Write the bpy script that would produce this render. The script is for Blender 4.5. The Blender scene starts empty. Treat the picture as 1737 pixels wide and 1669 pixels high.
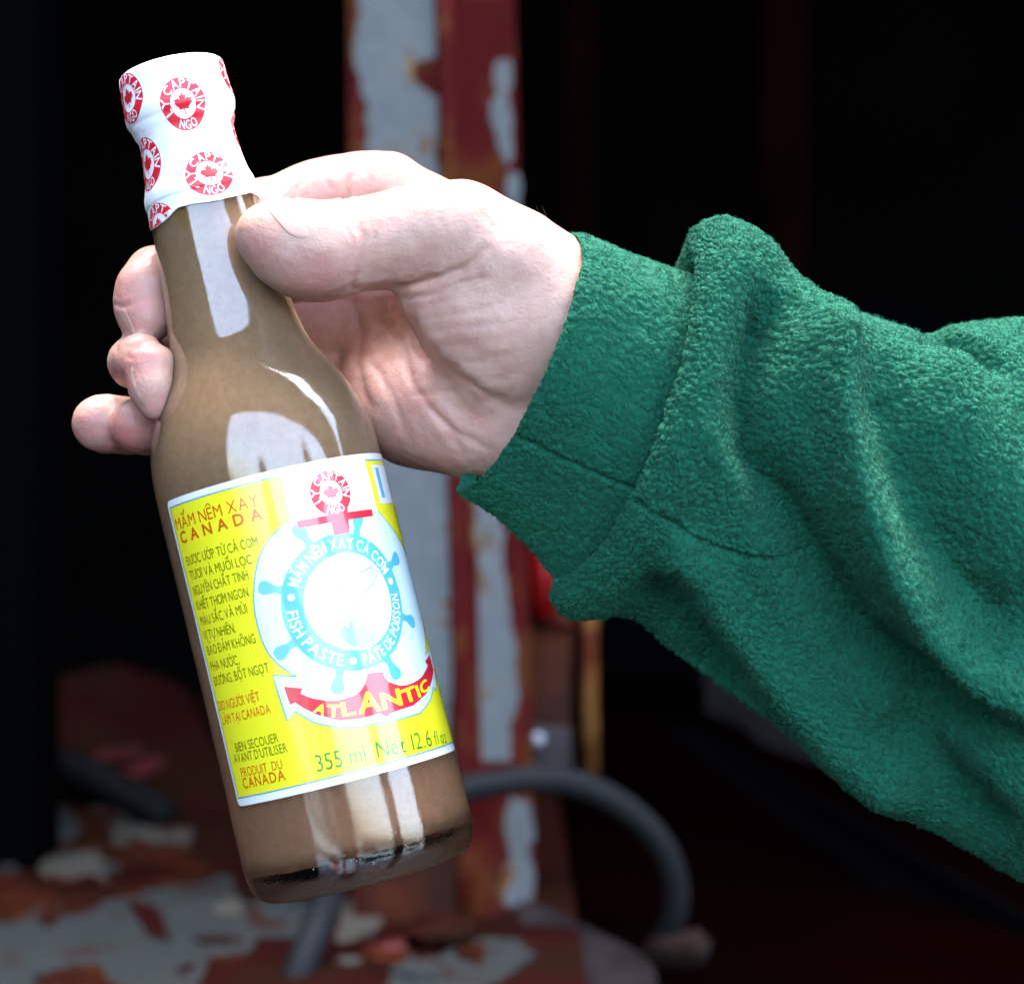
import bpy, bmesh, math, random
import numpy as np
from mathutils import Vector
from mathutils.geometry import tessellate_polygon
from mathutils.bvhtree import BVHTree
random.seed(4); rng = np.random.default_rng(7)
R = math.radians
S = bpy.context.scene
COL = S.collection

# ------------------------------------------------------------------ camera, sky, sun, exposure
CAMZ = 1.3                    # eye height, metres
F = 3700.0                    # focal length in photo pixels
cd = bpy.data.cameras.new('camera'); cam = bpy.data.objects.new('camera', cd); COL.objects.link(cam)
cam.location = (0, 0, CAMZ); cam.rotation_euler = (R(90), 0, 0)
cd.sensor_width = 36; cd.lens = F/1737*36
cd.clip_start = .02; cd.clip_end = 2000
cd.dof.use_dof = True; cd.dof.focus_distance = .592; cd.dof.aperture_fstop = 11.0; cd.dof.aperture_blades = 0
S.camera = cam
SUN_EL, SUN_AZ = 75, 12      # azimuth clockwise from +Y (the view direction)
W = bpy.data.worlds.new('World'); S.world = W; W.use_nodes = True
nt = W.node_tree; bg = nt.nodes['Background']
sky = nt.nodes.new('ShaderNodeTexSky'); sky.sky_type = 'NISHITA'; sky.sun_disc = False
sky.sun_elevation = R(SUN_EL); sky.sun_rotation = R(SUN_AZ); sky.air_density = 1.2; sky.dust_density = 5.0; sky.ozone_density = 1.0
nt.links.new(sky.outputs[0], bg.inputs[0]); bg.inputs[1].default_value = .15
sl = bpy.data.lights.new('sun', 'SUN'); sl.energy = .5; sl.angle = R(95); sl.color = (1, .97, .94)
so = bpy.data.objects.new('sun', sl); COL.objects.link(so)
sd = Vector((math.sin(R(SUN_AZ))*math.cos(R(SUN_EL)), math.cos(R(SUN_AZ))*math.cos(R(SUN_EL)), math.sin(R(SUN_EL))))
so.rotation_euler = sd.to_track_quat('Z', 'Y').to_euler(); so.location = sd*6
S.view_settings.view_transform = 'Standard'; S.view_settings.look = 'None'
S.view_settings.exposure = 4.2; S.view_settings.gamma = 1
S.cycles.use_denoising = True
S.cycles.caustics_reflective = False; S.cycles.max_bounces = 10; S.cycles.transmission_bounces = 8; S.cycles.sample_clamp_indirect = 8

# ------------------------------------------------------------------ helpers
def unproj(px, py, d):
    """photo pixel + distance in mm along the view -> camera-frame mm (X right, Y away, Z up)"""
    return np.array([(px-868.5)/F*d, d, (834.5-py)/F*d], float)
def P(px, py, dd): return unproj(px, py, 600+dd)
def proj(p):
    p = np.asarray(p, float); y = p[..., 1]
    return np.stack([868.5+p[..., 0]/y*F, 834.5-p[..., 2]/y*F], -1)
def world(p):
    p = np.asarray(p, float)/1000.0; q = p.copy(); q[..., 2] += CAMZ; return q
def tagit(o, label=None, cat=None, group=None, kind=None):
    if label: o['label'] = label
    if cat: o['category'] = cat
    if group: o['group'] = group
    if kind: o['kind'] = kind
    return o
def empty(name, loc=(0, 0, 0)):
    o = bpy.data.objects.new(name, None); o.location = loc; COL.objects.link(o); o.empty_display_size = .02
    return o
def mesh_obj(name, verts, faces, mat, parent=None, smooth=True):
    """verts in world metres"""
    me = bpy.data.meshes.new(name)
    verts = np.asarray(verts, float)
    me.from_pydata(verts.tolist(), [], [list(map(int, f)) for f in faces]); me.update()
    return link_mesh(name, me, mat, parent, smooth)
def wmat(o): return wmat(o.parent) @ o.matrix_parent_inverse @ o.matrix_basis if o.parent else o.matrix_basis.copy()
def link_mesh(name, me, mat, parent=None, smooth=True):
    if mat: me.materials.append(mat)
    if smooth: me.polygons.foreach_set('use_smooth', np.ones(len(me.polygons), bool))
    o = bpy.data.objects.new(name, me); COL.objects.link(o)
    if parent:
        o.parent = parent
        o.matrix_parent_inverse = wmat(parent).inverted()
    return o
def quad_mesh(name, V, mat, parent=None, wrap_u=False, smooth=True, flip=False):
    """V: (nu, nv, 3) grid in world metres"""
    nu, nv = V.shape[:2]
    i = np.arange(nu if wrap_u else nu-1); j = np.arange(nv-1)
    I, J = np.meshgrid(i, j, indexing='ij'); I2 = (I+1) % nu
    q = np.stack([I*nv+J, I2*nv+J, I2*nv+J+1, I*nv+J+1], -1).reshape(-1, 4)
    if flip: q = q[:, ::-1]
    return fast_mesh(name, V.reshape(-1, 3), q, mat, parent, smooth)
def fast_mesh(name, verts, quads, mat, parent=None, smooth=True):
    me = bpy.data.meshes.new(name); n = len(verts); q = np.asarray(quads, np.int32)
    me.vertices.add(n); me.vertices.foreach_set('co', np.asarray(verts, np.float32).ravel())
    me.loops.add(q.size); me.loops.foreach_set('vertex_index', q.ravel())
    me.polygons.add(len(q)); me.polygons.foreach_set('loop_start', np.arange(0, q.size, q.shape[1], dtype=np.int32))
    me.update(calc_edges=True); me.validate()
    return link_mesh(name, me, mat, parent, smooth)

# --- noise
def _hash(ix, iy, iz, seed):
    h = (ix.astype(np.int64)*374761393 + iy.astype(np.int64)*668265263 + iz.astype(np.int64)*2147483647*3 + seed*974711) & 0x7fffffff
    h = ((h ^ (h >> 13))*1274126177) & 0x7fffffff
    h = ((h ^ (h >> 16))*668265263) & 0x7fffffff
    return (h & 0xffffff)/float(0xffffff)
def vnoise(p, seed=0):
    p = np.asarray(p, float); b = np.floor(p); f = p-b; f = f*f*(3-2*f); b = b.astype(np.int64)
    r = 0
    for dx in (0, 1):
        for dy in (0, 1):
            for dz in (0, 1):
                w = (f[..., 0] if dx else 1-f[..., 0])*(f[..., 1] if dy else 1-f[..., 1])*(f[..., 2] if dz else 1-f[..., 2])
                r = r+w*_hash(b[..., 0]+dx, b[..., 1]+dy, b[..., 2]+dz, seed)
    return r*2-1
def fbm(p, o=3, seed=0):
    r = 0; a = 1.0; t = 0
    for k in range(o):
        r = r+a*vnoise(p*2**k, seed+k*17); t += a; a *= .5
    return r/t
def worley(p, seed=0):
    p = np.asarray(p, float); b = np.floor(p).astype(np.int64)
    d1 = np.full(p.shape[:-1], 9.0); d2 = d1.copy()
    for dx in (-1, 0, 1):
        for dy in (-1, 0, 1):
            for dz in (-1, 0, 1):
                c = [b[..., 0]+dx, b[..., 1]+dy, b[..., 2]+dz]
                q = [c[k]+_hash(*c, seed+k*101+1) for k in range(3)]
                d = np.sqrt(sum((q[k]-p[..., k])**2 for k in range(3)))
                d2 = np.minimum(d2, np.maximum(d1, d)); d1 = np.minimum(d1, d)
    return d1, d2
def polyline_dist(pts, line):
    """distance of 2-D points to a polyline, signed (positive on the left of its run in image space)"""
    best = np.full(len(pts), 1e9); sgn = np.ones(len(pts)); par = np.zeros(len(pts))
    L = np.array(line, float); n = len(L)-1
    for k in range(n):
        a, b = L[k], L[k+1]; ab = b-a; t = np.clip(((pts-a)@ab)/(ab@ab), 0, 1)
        v = pts-(a+t[:, None]*ab); d = np.hypot(v[:, 0], v[:, 1])
        s = np.sign(ab[0]*v[:, 1]-ab[1]*v[:, 0]); m = d < best
        best[m] = d[m]; sgn[m] = s[m]; par[m] = (k+t[m])/n
    return best, sgn, par

# --- materials
def mat(name, col, rough=.5, spec=.5, metal=0., coat=0., coat_rough=.03, bump=0., bscale=200., var=0., vscale=60., col2=None, sheen=0., detail=4):
    m = bpy.data.materials.new(name); m.use_nodes = True
    t = m.node_tree; b = t.nodes['Principled BSDF']
    b.inputs['Base Color'].default_value = (*col, 1); b.inputs['Roughness'].default_value = rough
    b.inputs['Specular IOR Level'].default_value = spec; b.inputs['Metallic'].default_value = metal
    b.inputs['Coat Weight'].default_value = coat; b.inputs['Coat Roughness'].default_value = coat_rough; b.inputs['Coat IOR'].default_value = 1.5
    b.inputs['Sheen Weight'].default_value = sheen
    co = t.nodes.new('ShaderNodeNewGeometry').outputs['Position']
    if var or col2:
        n = t.nodes.new('ShaderNodeTexNoise'); n.inputs['Scale'].default_value = vscale; n.inputs['Detail'].default_value = detail
        t.links.new(co, n.inputs['Vector'])
        r = t.nodes.new('ShaderNodeValToRGB'); c2 = col2 or tuple(c*(1-var) for c in col)
        r.color_ramp.elements[0].position = .38; r.color_ramp.elements[1].position = .62
        r.color_ramp.elements[0].color = (*c2, 1); r.color_ramp.elements[1].color = (*col, 1)
        t.links.new(n.outputs[0], r.inputs[0]); t.links.new(r.outputs[0], b.inputs['Base Color'])
    if bump:
        n = t.nodes.new('ShaderNodeTexNoise'); n.inputs['Scale'].default_value = bscale; n.inputs['Detail'].default_value = 3
        t.links.new(co, n.inputs['Vector'])
        k = t.nodes.new('ShaderNodeBump'); k.inputs['Strength'].default_value = 1; k.inputs['Distance'].default_value = bump
        t.links.new(n.outputs[0], k.inputs['Height']); t.links.new(k.outputs[0], b.inputs['Normal'])
    return m

# ------------------------------------------------------------------ the place: a dark shelter open towards the light
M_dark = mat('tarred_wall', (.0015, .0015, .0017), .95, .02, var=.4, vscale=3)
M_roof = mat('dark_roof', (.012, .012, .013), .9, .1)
M_ground = mat('wet_asphalt', (.035, .036, .04), .7, .3, var=.4, vscale=1.5)
def box_verts(x0, x1, y0, y1, z0, z1):
    v = [(x, y, z) for z in (z0, z1) for y in (y0, y1) for x in (x0, x1)]
    f = [(0, 2, 3, 1), (4, 5, 7, 6), (0, 1, 5, 4), (2, 6, 7, 3), (0, 4, 6, 2), (1, 3, 7, 5)]
    return np.array(v, float), f
def box(name, x0, x1, y0, y1, z0, z1, m, parent=None, bevel=0.):
    v, f = box_verts(x0, x1, y0, y1, z0, z1)
    return solid(name, v, f, m, parent, bevel)
def solid(name, v, f, m, parent=None, bevel=0., seg=2, smooth=False):
    bm = bmesh.new(); vs = [bm.verts.new(p) for p in v]
    for q in f: bm.faces.new([vs[k] for k in q])
    bmesh.ops.recalc_face_normals(bm, faces=bm.faces)
    if bevel: bmesh.ops.bevel(bm, geom=list(bm.edges), offset=bevel, segments=seg, affect='EDGES', profile=.5)
    me = bpy.data.meshes.new(name); bm.to_mesh(me); bm.free()
    return link_mesh(name, me, m, parent, smooth)
g = box('ground', -400, 400, -2.6, 400, -1.2, 0, M_ground); tagit(g, kind='structure')
M_water = mat('mirror_water', (.010, .016, .018), .08, .6, bump=.012, bscale=3.5)
g = box('water', -400, 400, -900, -2.6, -1.4, -.55, M_water); tagit(g, kind='structure')  # unseen water added to mirror bright sky into the lower glass
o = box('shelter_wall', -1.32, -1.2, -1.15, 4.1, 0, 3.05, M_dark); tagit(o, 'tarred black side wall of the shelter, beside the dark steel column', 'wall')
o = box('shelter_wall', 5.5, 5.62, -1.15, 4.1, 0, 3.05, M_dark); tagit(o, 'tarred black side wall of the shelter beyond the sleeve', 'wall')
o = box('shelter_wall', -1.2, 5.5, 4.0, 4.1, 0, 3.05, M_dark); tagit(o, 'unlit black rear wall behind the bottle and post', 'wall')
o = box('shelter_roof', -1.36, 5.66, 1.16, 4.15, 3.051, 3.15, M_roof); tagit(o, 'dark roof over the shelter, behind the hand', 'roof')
o = box('canopy', -2.6, 7.0, -1.2, .34, 3.051, 3.15, M_roof); tagit(o, 'unseen dark canopy added over the open front, mirrored as the dark top of the bottle shoulder', 'canopy')  # added out of view; its gap to the roof is shaped for top light

def tube_mesh(pts, rad, seg=16, cap=True):
    pts = np.asarray(pts, float); n = len(pts); rad = np.broadcast_to(np.asarray(rad, float), (n,))
    T = np.gradient(pts, axis=0); T /= np.linalg.norm(T, axis=1)[:, None]
    u = np.cross(T[0], [0, 0, 1.0]);
    if np.linalg.norm(u) < 1e-3: u = np.cross(T[0], [1.0, 0, 0])
    u /= np.linalg.norm(u); V = []
    for k in range(n):
        u = u-T[k]*(u@T[k]); u /= np.linalg.norm(u); w = np.cross(T[k], u)
        a = np.arange(seg)/seg*2*math.pi
        V.append(pts[k]+rad[k]*(np.cos(a)[:, None]*u+np.sin(a)[:, None]*w))
    V = np.concatenate(V); f = []
    for k in range(n-1):
        for s in range(seg):
            s2 = (s+1) % seg; f.append((k*seg+s, k*seg+s2, (k+1)*seg+s2, (k+1)*seg+s))
    if cap: f.append(tuple(range(seg))[::-1]); f.append(tuple((n-1)*seg+s for s in range(seg)))
    return V, f
def smooth_path(ctrl, n=40):
    c = np.asarray(ctrl, float); c = np.vstack([2*c[0]-c[1], c, 2*c[-1]-c[-2]]); out = []
    m = len(c)-3
    for t in np.linspace(0, m-1e-6, n):
        k = int(t); f = t-k; p0, p1, p2, p3 = c[k:k+4]
        out.append(.5*((2*p1)+(-p0+p2)*f+(2*p0-5*p1+4*p2-p3)*f*f+(-p0+3*p1-3*p2+p3)*f**3))
    return np.array(out)
def WP(px, py, d): return world(unproj(px, py, d*1000))

def peel(name, paint, under, amount=.42, scale=16, soft=.03, bump=.0006):
    '''old paint that has flaked off in ragged islands down to another layer'''
    m = mat(name, paint, .7, .06, bump=bump, bscale=70); t = m.node_tree; b = t.nodes['Principled BSDF']
    g = t.nodes.new('ShaderNodeNewGeometry'); n = t.nodes.new('ShaderNodeTexNoise'); n.inputs['Scale'].default_value = scale; n.inputs['Detail'].default_value = 7; n.inputs['Roughness'].default_value = .65
    t.links.new(g.outputs['Position'], n.inputs['Vector']); r = t.nodes.new('ShaderNodeValToRGB'); e = r.color_ramp.elements
    e[0].position = amount-soft; e[0].color = (*under, 1); e[1].position = amount+soft; e[1].color = (*paint, 1)
    k = e.new(amount+soft*3.5); k.color = tuple(c*.82 for c in paint)+(1,)
    k = e.new(min(amount+.25, .98)); k.color = (*paint, 1)
    t.links.new(n.outputs[0], r.inputs[0]); t.links.new(r.outputs[0], b.inputs['Base Color']); return m
# --- peeling post
M_red = peel('peeling_red_paint', (.062, .0055, .0055), (.075, .022, .006), .47, 18)
M_rust = mat('bare_rust', (.07, .014, .004), .85, .2, col2=(.025, .006, .003), vscale=25, bump=.001, bscale=90)
M_grey = peel('old_grey_paint', (.13, .145, .150), (.11, .045, .012), .41, 20)
M_cream = mat('yellowed_paint', (.24, .165, .055), .6, .3, col2=(.17, .10, .03), vscale=30)
M_black = mat('black_rubber', (.002, .0022, .0026), .7, .1)
def plank_from_px(name, quad, d, thick, m, parent=None, bevel=.002):
    """a slab whose front outline is given by photo pixels at distance d (per corner or one), thick metres deep"""
    d = d if hasattr(d, '__len__') else [d]*len(quad)
    fr = [WP(x, y, k) for (x, y), k in zip(quad, d)]; bk = [p+np.array([0, thick, 0]) for p in fr]; n = len(quad)
    f = [tuple(range(n)), tuple(range(2*n-1, n-1, -1))]+[(k, (k+1) % n, n+(k+1) % n, n+k) for k in range(n)]
    return solid(name, fr+bk, f, m, parent, bevel)
post = empty('steel_post', WP(755, 1560, 1.52))
tagit(post, 'peeling red and grey steel post standing behind the hand', 'post')
D0 = 1.5
def quadpt(px, py, d): return WP(px, py, d)
# two plates meeting at a corner: front plate faces the camera, side plate turns away to the right
top, bot = -60, 1600
def post_edge(xa, xb, d): return [WP(xa, top, d), WP(xb, bot, d)]
fl = post_edge(588, 600, D0+.012); fc = post_edge(752, 792, D0); fr = post_edge(874, 912, D0+.075)
def plate(name, a, b, th, m, parent):
    n = np.cross(np.array(b[0])-a[0], np.array(a[1])-a[0]); n /= np.linalg.norm(n)
    if n[1] < 0: n = -n
    v = [a[0], b[0], b[1], a[1]]; v2 = [p+n*th for p in v]
    return solid(name, v+v2, [(0, 1, 2, 3), (7, 6, 5, 4), (0, 4, 5, 1), (1, 5, 6, 2), (2, 6, 7, 3), (3, 7, 4, 0)], m, parent, .0015)
plate('front_plate', fl, [fc[0]-[.003, 0, 0], fc[1]-[.003, 0, 0]], .008, M_red, post)
plate('side_plate', [fc[0]+[.003, 0, 0], fc[1]+[.003, 0, 0]], fr, .008, M_red, post)
ridge = [fc[0]+[0, -.003, 0], fc[1]+[0, -.003, 0]]
V, f = tube_mesh(np.linspace(ridge[0], ridge[1], 12), .006, 10); mesh_obj('corner_bead', V, f, M_red, post)
def plane_hit(px, py, a, b):
    p0 = np.array(a[0]); n = np.cross(np.array(b[0])-p0, np.array(a[1])-p0)
    d = unproj(px, py, 1.0); c = np.array([0, 0, CAMZ]); t = ((p0-c)@n)/(d@n); return c+t*d, n/np.linalg.norm(n)*(-1 if n[1] > 0 else 1)
def dense(poly, step=12, jit=2.5):
    out = []; n = len(poly)
    for k in range(n):
        a = np.array(poly[k], float); b = np.array(poly[(k+1) % n], float); m = max(1, int(np.hypot(*(b-a))/step))
        for i in range(m): out.append(a+(b-a)*i/m+(rng.normal(0, jit, 2) if i else 0))
    return out
def patch(name, poly, a, b, m, parent, th=.0012, off=.0006):
    pts = [plane_hit(x, y, a, b) for x, y in dense(poly)]
    n = pts[0][1]; fr = [p+n*(off+th) for p, _ in pts]; bk = [p+n*off*0 for p, _ in pts]; k = len(fr)
    tri = tessellate_polygon([[Vector(p) for p in fr]])
    f = [tuple(t) for t in tri]+[(i, (i+1) % k, k+(i+1) % k, k+i) for i in range(k)]
    return mesh_obj(name, fr+bk, f, m, parent, smooth=False)
FP, SP = (fl, fc), (fc, fr)
patch('paint_patch', [(606, -55), (611, 20), (603, 70), (610, 130), (626, 185), (622, 262), (632, 330), (640, 420), (735, 420), (752, 330), (737, 262), (748, 205), (746, 165), (705, 142), (694, 118), (712, 104), (738, 100), (743, 62), (735, 20), (742, -55)], *FP, M_grey, post)
patch('paint_patch', [(640, 700), (640, 1290), (772, 1300), (760, 1230), (772, 1120), (779, 990), (772, 880), (776, 800), (772, 700)], *FP, M_grey, post)
patch('paint_patch', [(838, 108), (862, 104), (866, 140), (858, 168), (866, 200), (866, 268), (856, 282), (842, 250), (830, 205), (832, 172), (842, 160), (836, 130)], *SP, M_grey, post)
patch('paint_patch', [(862, 292), (878, 296), (880, 352), (868, 356), (856, 330)], *SP, M_grey, post)
patch('paint_patch', [(800, 840), (842, 850), (850, 940), (868, 1080), (876, 1190), (860, 1240), (866, 1290), (812, 1292), (806, 1180), (808, 1060), (800, 960)], *SP, M_grey, post)
patch('paint_patch', [(862, 1352), (896, 1362), (904, 1420), (892, 1440), (904, 1480), (896, 1530), (862, 1540), (840, 1512), (852, 1470), (866, 1450), (852, 1410)], *SP, M_grey, post)
patch('rust_streak', [(776, 820), (796, 825), (802, 930), (780, 935)], fc, fr, M_cream, post, off=.0008)
patch('rust_streak', [(782, 936), (800, 936), (806, 1080), (802, 1190), (814, 1300), (830, 1420), (880, 1570), (800, 1570), (790, 1300), (786, 1100)], fc, fr, M_rust, post, off=.0002)
patch('rust_streak', [(690, 106), (700, 100), (706, 140), (694, 138)], *FP, M_cream, post, off=.0016)
patch('rust_streak', [(600, 1330), (780, 1310), (788, 1500), (770, 1590), (620, 1590)], *FP, M_rust, post)

# --- red marker lamp, bracket and pipe beside the post
lamp = empty('marker_lamp', WP(925, 1050, 1.56)); tagit(lamp, 'small red marker lamp fixed beside the peeling post, under the cuff', 'lamp')
M_lens = mat('red_lens', (.13, .001, .001), .5, .15, coat=.0)
plank_from_px('lamp_body', [(878, 850), (978, 870), (976, 1068), (884, 1062)], 1.6, .04, M_red, lamp, .004)
ss = []; 
a = np.linspace(0, math.pi*2, 24, endpoint=False)
cc = WP(922, 985, 1.575)
Vd = []
for k, (rr, dy) in enumerate([(1, .018), (1, .006), (.8, -.002), (.45, -.007), (.05, -.009)]):
    Vd.append(np.stack([cc[0]+.012*rr*np.cos(a), np.full(24, cc[1]+dy), cc[2]+.030*rr*np.sin(a)], -1))
quad_mesh('lens', np.stack(Vd, 1), M_lens, lamp, wrap_u=True)
brk = empty('rusty_bracket', WP(930, 1240, 1.6)); tagit(brk, 'rusty brown bracket below the red marker lamp', 'bracket')
plank_from_px('web', [(886, 1066), (970, 1072), (966, 1232), (892, 1228)], 1.61, .03, M_rust, brk, .003)
M_foot = mat('grimy_steel', (.03, .023, .024), .6, .2, col2=(.012, .009, .009), vscale=30)
plank_from_px('foot', [(890, 1230), (968, 1234), (972, 1310), (886, 1310)], 1.6, .05, M_foot, brk, .003)
V, f = tube_mesh([WP(912, 1255, 1.6), WP(912, 1255, 1.585), WP(912, 1255, 1.583)], [.006, .006, .003], 10); mesh_obj('bolt', V, f, mat('bright_bolt', (.25, .25, .29), .4, .5, .6), brk)
M_ochre = mat('ochre_pipe_paint', (.15, .066, .016), .7, .1, col2=(.06, .011, .0025), vscale=22)
V, f = tube_mesh([WP(1000, 930, 1.62), WP(1000, 1180, 1.62), WP(1003, 1312, 1.62)], .0062, 12)
o = mesh_obj('ochre_pipe', V, f, M_ochre); tagit(o, 'thin upright ochre pipe with rust, right of the marker lamp', 'pipe')

# --- hose
hp = smooth_path([WP(640, 1420, 1.42), WP(720, 1362, 1.43), WP(800, 1335, 1.44), WP(900, 1322, 1.45), WP(980, 1330, 1.46), WP(1060, 1370, 1.47), WP(1120, 1430, 1.48), WP(1146, 1500, 1.49), WP(1142, 1560, 1.5), WP(1112, 1625, 1.52)], 60)
V, f = tube_mesh(hp, .0090, 16)
o = mesh_obj('hose', V, f, mat('grey_hose', (.012, .013, .014), .7, .1, bump=.0004, bscale=120)); tagit(o, 'dull grey rubber hose arching right of the post', 'hose')

# --- painted deck, lower left
DZ = CAMZ-.295
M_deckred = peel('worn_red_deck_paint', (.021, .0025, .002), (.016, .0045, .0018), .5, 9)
deck = box('deck_plate', -1.19, .045, 1.05, 3.3, DZ-.05, DZ, M_deckred); tagit(deck, 'worn red steel deck with flaking grey paint, lower left', 'deck')
def deck_pt(px, py, z=DZ):
    d = unproj(px, py, 1.0); t = (z-CAMZ)/d[2]; return np.array([d[0]*t, d[1]*t, z])
def deck_patch(name, poly, m, th=.0015):
    fr = [deck_pt(x, y)+[0, 0, th] for x, y in dense(poly, 14, 3)]; bk = [p-[0, 0, th] for p in fr]; k = len(fr)
    tri = tessellate_polygon([[Vector(p) for p in fr]])
    f = [tuple(t) for t in tri]+[(i, (i+1) % k, k+(i+1) % k, k+i) for i in range(k)]
    return mesh_obj(name, fr+bk, f, m, deck, smooth=False)
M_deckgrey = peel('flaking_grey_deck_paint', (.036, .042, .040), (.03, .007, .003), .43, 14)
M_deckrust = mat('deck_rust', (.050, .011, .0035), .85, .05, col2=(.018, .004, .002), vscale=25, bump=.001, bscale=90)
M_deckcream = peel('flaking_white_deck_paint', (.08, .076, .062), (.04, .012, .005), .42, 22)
deck_patch('paint_flake', [(-60, 1585), (60, 1540), (150, 1545), (205, 1520), (330, 1490), (395, 1480), (400, 1520), (430, 1535), (470, 1500), (520, 1530), (520, 1600), (440, 1590), (400, 1640), (350, 1632), (330, 1700), (120, 1700), (100, 1660), (60, 1655), (50, 1720), (-60, 1720)], M_deckgrey)
deck_patch('paint_flake', [(215, 1535), (262, 1540), (292, 1600), (250, 1590)], M_deckred, .003)
deck_patch('paint_flake', [(62, 1452), (130, 1448), (188, 1462), (180, 1498), (110, 1496), (70, 1484)], M_deckcream)
deck_patch('paint_flake', [(150, 1368), (200, 1372), (250, 1402), (330, 1410), (318, 1432), (258, 1432), (205, 1408), (160, 1398)], M_deckcream)
deck_patch('paint_flake', [(50, 1392), (110, 1372), (150, 1388), (120, 1430), (70, 1450), (50, 1440)], M_deckgrey)
deck_patch('paint_flake', [(578, 1540), (622, 1508), (650, 1560), (600, 1612), (570, 1600)], M_deckcream)
deck_patch('paint_flake', [(668, 1650), (740, 1625), (800, 1592), (880, 1596), (910, 1620), (860, 1655), (800, 1700), (640, 1700)], M_deckgrey)
deck_patch('rust_spot', [(0, 1500), (120, 1530), (240, 1500), (420, 1480), (330, 1500), (180, 1530), (60, 1548), (0, 1570)], M_deckrust, .002)
deck_patch('rust_spot', [(90, 1650), (160, 1640), (200, 1680), (60, 1690)], M_deckrust, .003)
deck_patch('rust_spot', [(90, 1440), (200, 1428), (330, 1440), (300, 1470), (200, 1460)], M_deckrust, .002)
V, f = box_verts(0, 1, 0, 1, 0, 1)
rr_ = np.random.default_rng(33)
for k in range(28):
    x, y = rr_.uniform(-20, 920), rr_.uniform(1390, 1665); sz = rr_.uniform(16, 44); a = np.sort(rr_.uniform(0, 6.283, 7)); q = sz*rr_.uniform(.5, 1.1, 7)
    deck_patch('paint_flake', [(x+u*math.cos(v)*1.5, y+u*math.sin(v)*.55) for u, v in zip(q, a)], [M_deckcream, M_deckgrey, M_deckrust, M_deckred, M_deckrust][k % 5], rr_.uniform(.002, .005))
o = plank_from_px('rusty_sheet', [(56, 1160), (190, 1126), (300, 1160), (350, 1260), (430, 1400), (300, 1420), (60, 1310)], [2.2, 2.3, 2.3, 2.2, 2.0, 1.98, 2.05], .02, M_deckred); tagit(o, 'dim dark red rusty sheet slanting up behind the black roller', 'metal sheet')
for k, (x, y, w_, m_, nm, lb) in enumerate([(745, 1575, 60, M_deckred, 'scrap_metal', 'torn red scrap of metal at the foot of the post'), (690, 1625, 40, M_deckcream, 'crumpled_scrap', 'crumpled whitish scrap below the bottle base')]):
    d_ = 1.42; bm = bmesh.new(); bmesh.ops.create_icosphere(bm, subdivisions=3, radius=1)
    for v in bm.verts:
        p = np.array(v.co[:]); q = p*(1+.45*fbm(p*1.7+k*9, 3, 70+k)); v.co = Vector(WP(x, y, d_)+q*np.array([w_, w_, w_*.42])/F*d_)
    me = bpy.data.meshes.new(nm); bm.to_mesh(me); bm.free(); o = link_mesh(nm, me, m_, None, False); tagit(o, lb, 'scrap')
c0, c1 = WP(-70, 1500, 1.7), WP(58, 1500, 1.7)
o = box('dark_steel_column', c0[0], c1[0], 1.7, 1.8, DZ, CAMZ+.6, mat('blue_black_paint', (.0007, .0008, .001), .9, .01), bevel=.004); tagit(o, 'blue-black steel column at the picture\'s left edge', 'column')
V, f = tube_mesh(smooth_path([WP(95, 1288, 1.95), WP(160, 1320, 1.94), WP(230, 1356, 1.93), WP(292, 1388, 1.92)], 14), [.012]+[.0165]*12+[.012], 14)
o = mesh_obj('rubber_roller', V, f, M_black); tagit(o, 'short black rubber roller lying on the red deck', 'roller')
M_bred = mat('bright_red_strap', (.08, .007, .008), .5, .2, var=.4, vscale=40)
o = plank_from_px('red_strap', [(140, 1292), (170, 1272), (232, 1268), (238, 1280), (190, 1292), (150, 1304)], 2.05, .02, M_bred); tagit(o, 'upper of two red straps above the black roller', 'strap', 'red straps on the deck')
o = plank_from_px('red_strap', [(196, 1312), (240, 1290), (276, 1286), (276, 1302), (232, 1322), (206, 1322)], 2.0, .02, M_bred); tagit(o, 'lower of two red straps, touching the black roller', 'strap', 'red straps on the deck')
V, f = tube_mesh([WP(478, 1720, 1.32), WP(530, 1590, 1.36), WP(566, 1490, 1.40)], .0098, 12)
o = mesh_obj('slanting_bar', V, f, mat('slate_grey_bar', (.012, .013, .015), .6, .12)); tagit(o, 'dull grey bar slanting up below the bottle base', 'bar')
o = plank_from_px('fallen_board', [(880, 1538), (930, 1548), (1110, 1640), (1120, 1700), (960, 1700), (880, 1600)], [1.5, 1.5, 1.42, 1.4, 1.4, 1.48], .03, mat('dark_stained_board', (.017, .011, .012), .7, .2, col2=(.008, .005, .005), vscale=40), bevel=.003); tagit(o, 'dark stained board lying against the post foot', 'board')
V, f = tube_mesh(smooth_path([WP(770, 1648, 1.40), WP(830, 1632, 1.40), WP(900, 1650, 1.39), WP(950, 1700, 1.38)], 16), [.004]+[.009]*15, 12)
o = mesh_obj('bent_cable', V, f, M_black); tagit(o, 'black bent cable over the grey flake at the bottom edge', 'cable')
V, f = tube_mesh([WP(1100, 1622, 1.44), WP(1110, 1620, 1.44), WP(1186, 1606, 1.42), WP(1200, 1612, 1.42)], [.006, .011, .012, .007], 14)
o = mesh_obj('pipe_stub', V, f, mat('rusty_grey_stub', (.018, .012, .011), .7, .1, col2=(.014, .005, .003), vscale=60)); tagit(o, 'short rusty pipe stub at the end of the hose', 'pipe')
V, f = tube_mesh([WP(610, 1640, 1.4), WP(640, 1625, 1.4), WP(690, 1606, 1.4)], [.007, .010, .007], 12)
o = mesh_obj('plastic_plug', V, f, M_bred); tagit(o, 'small red plastic plug on the deck below the bottle', 'plug')

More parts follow.
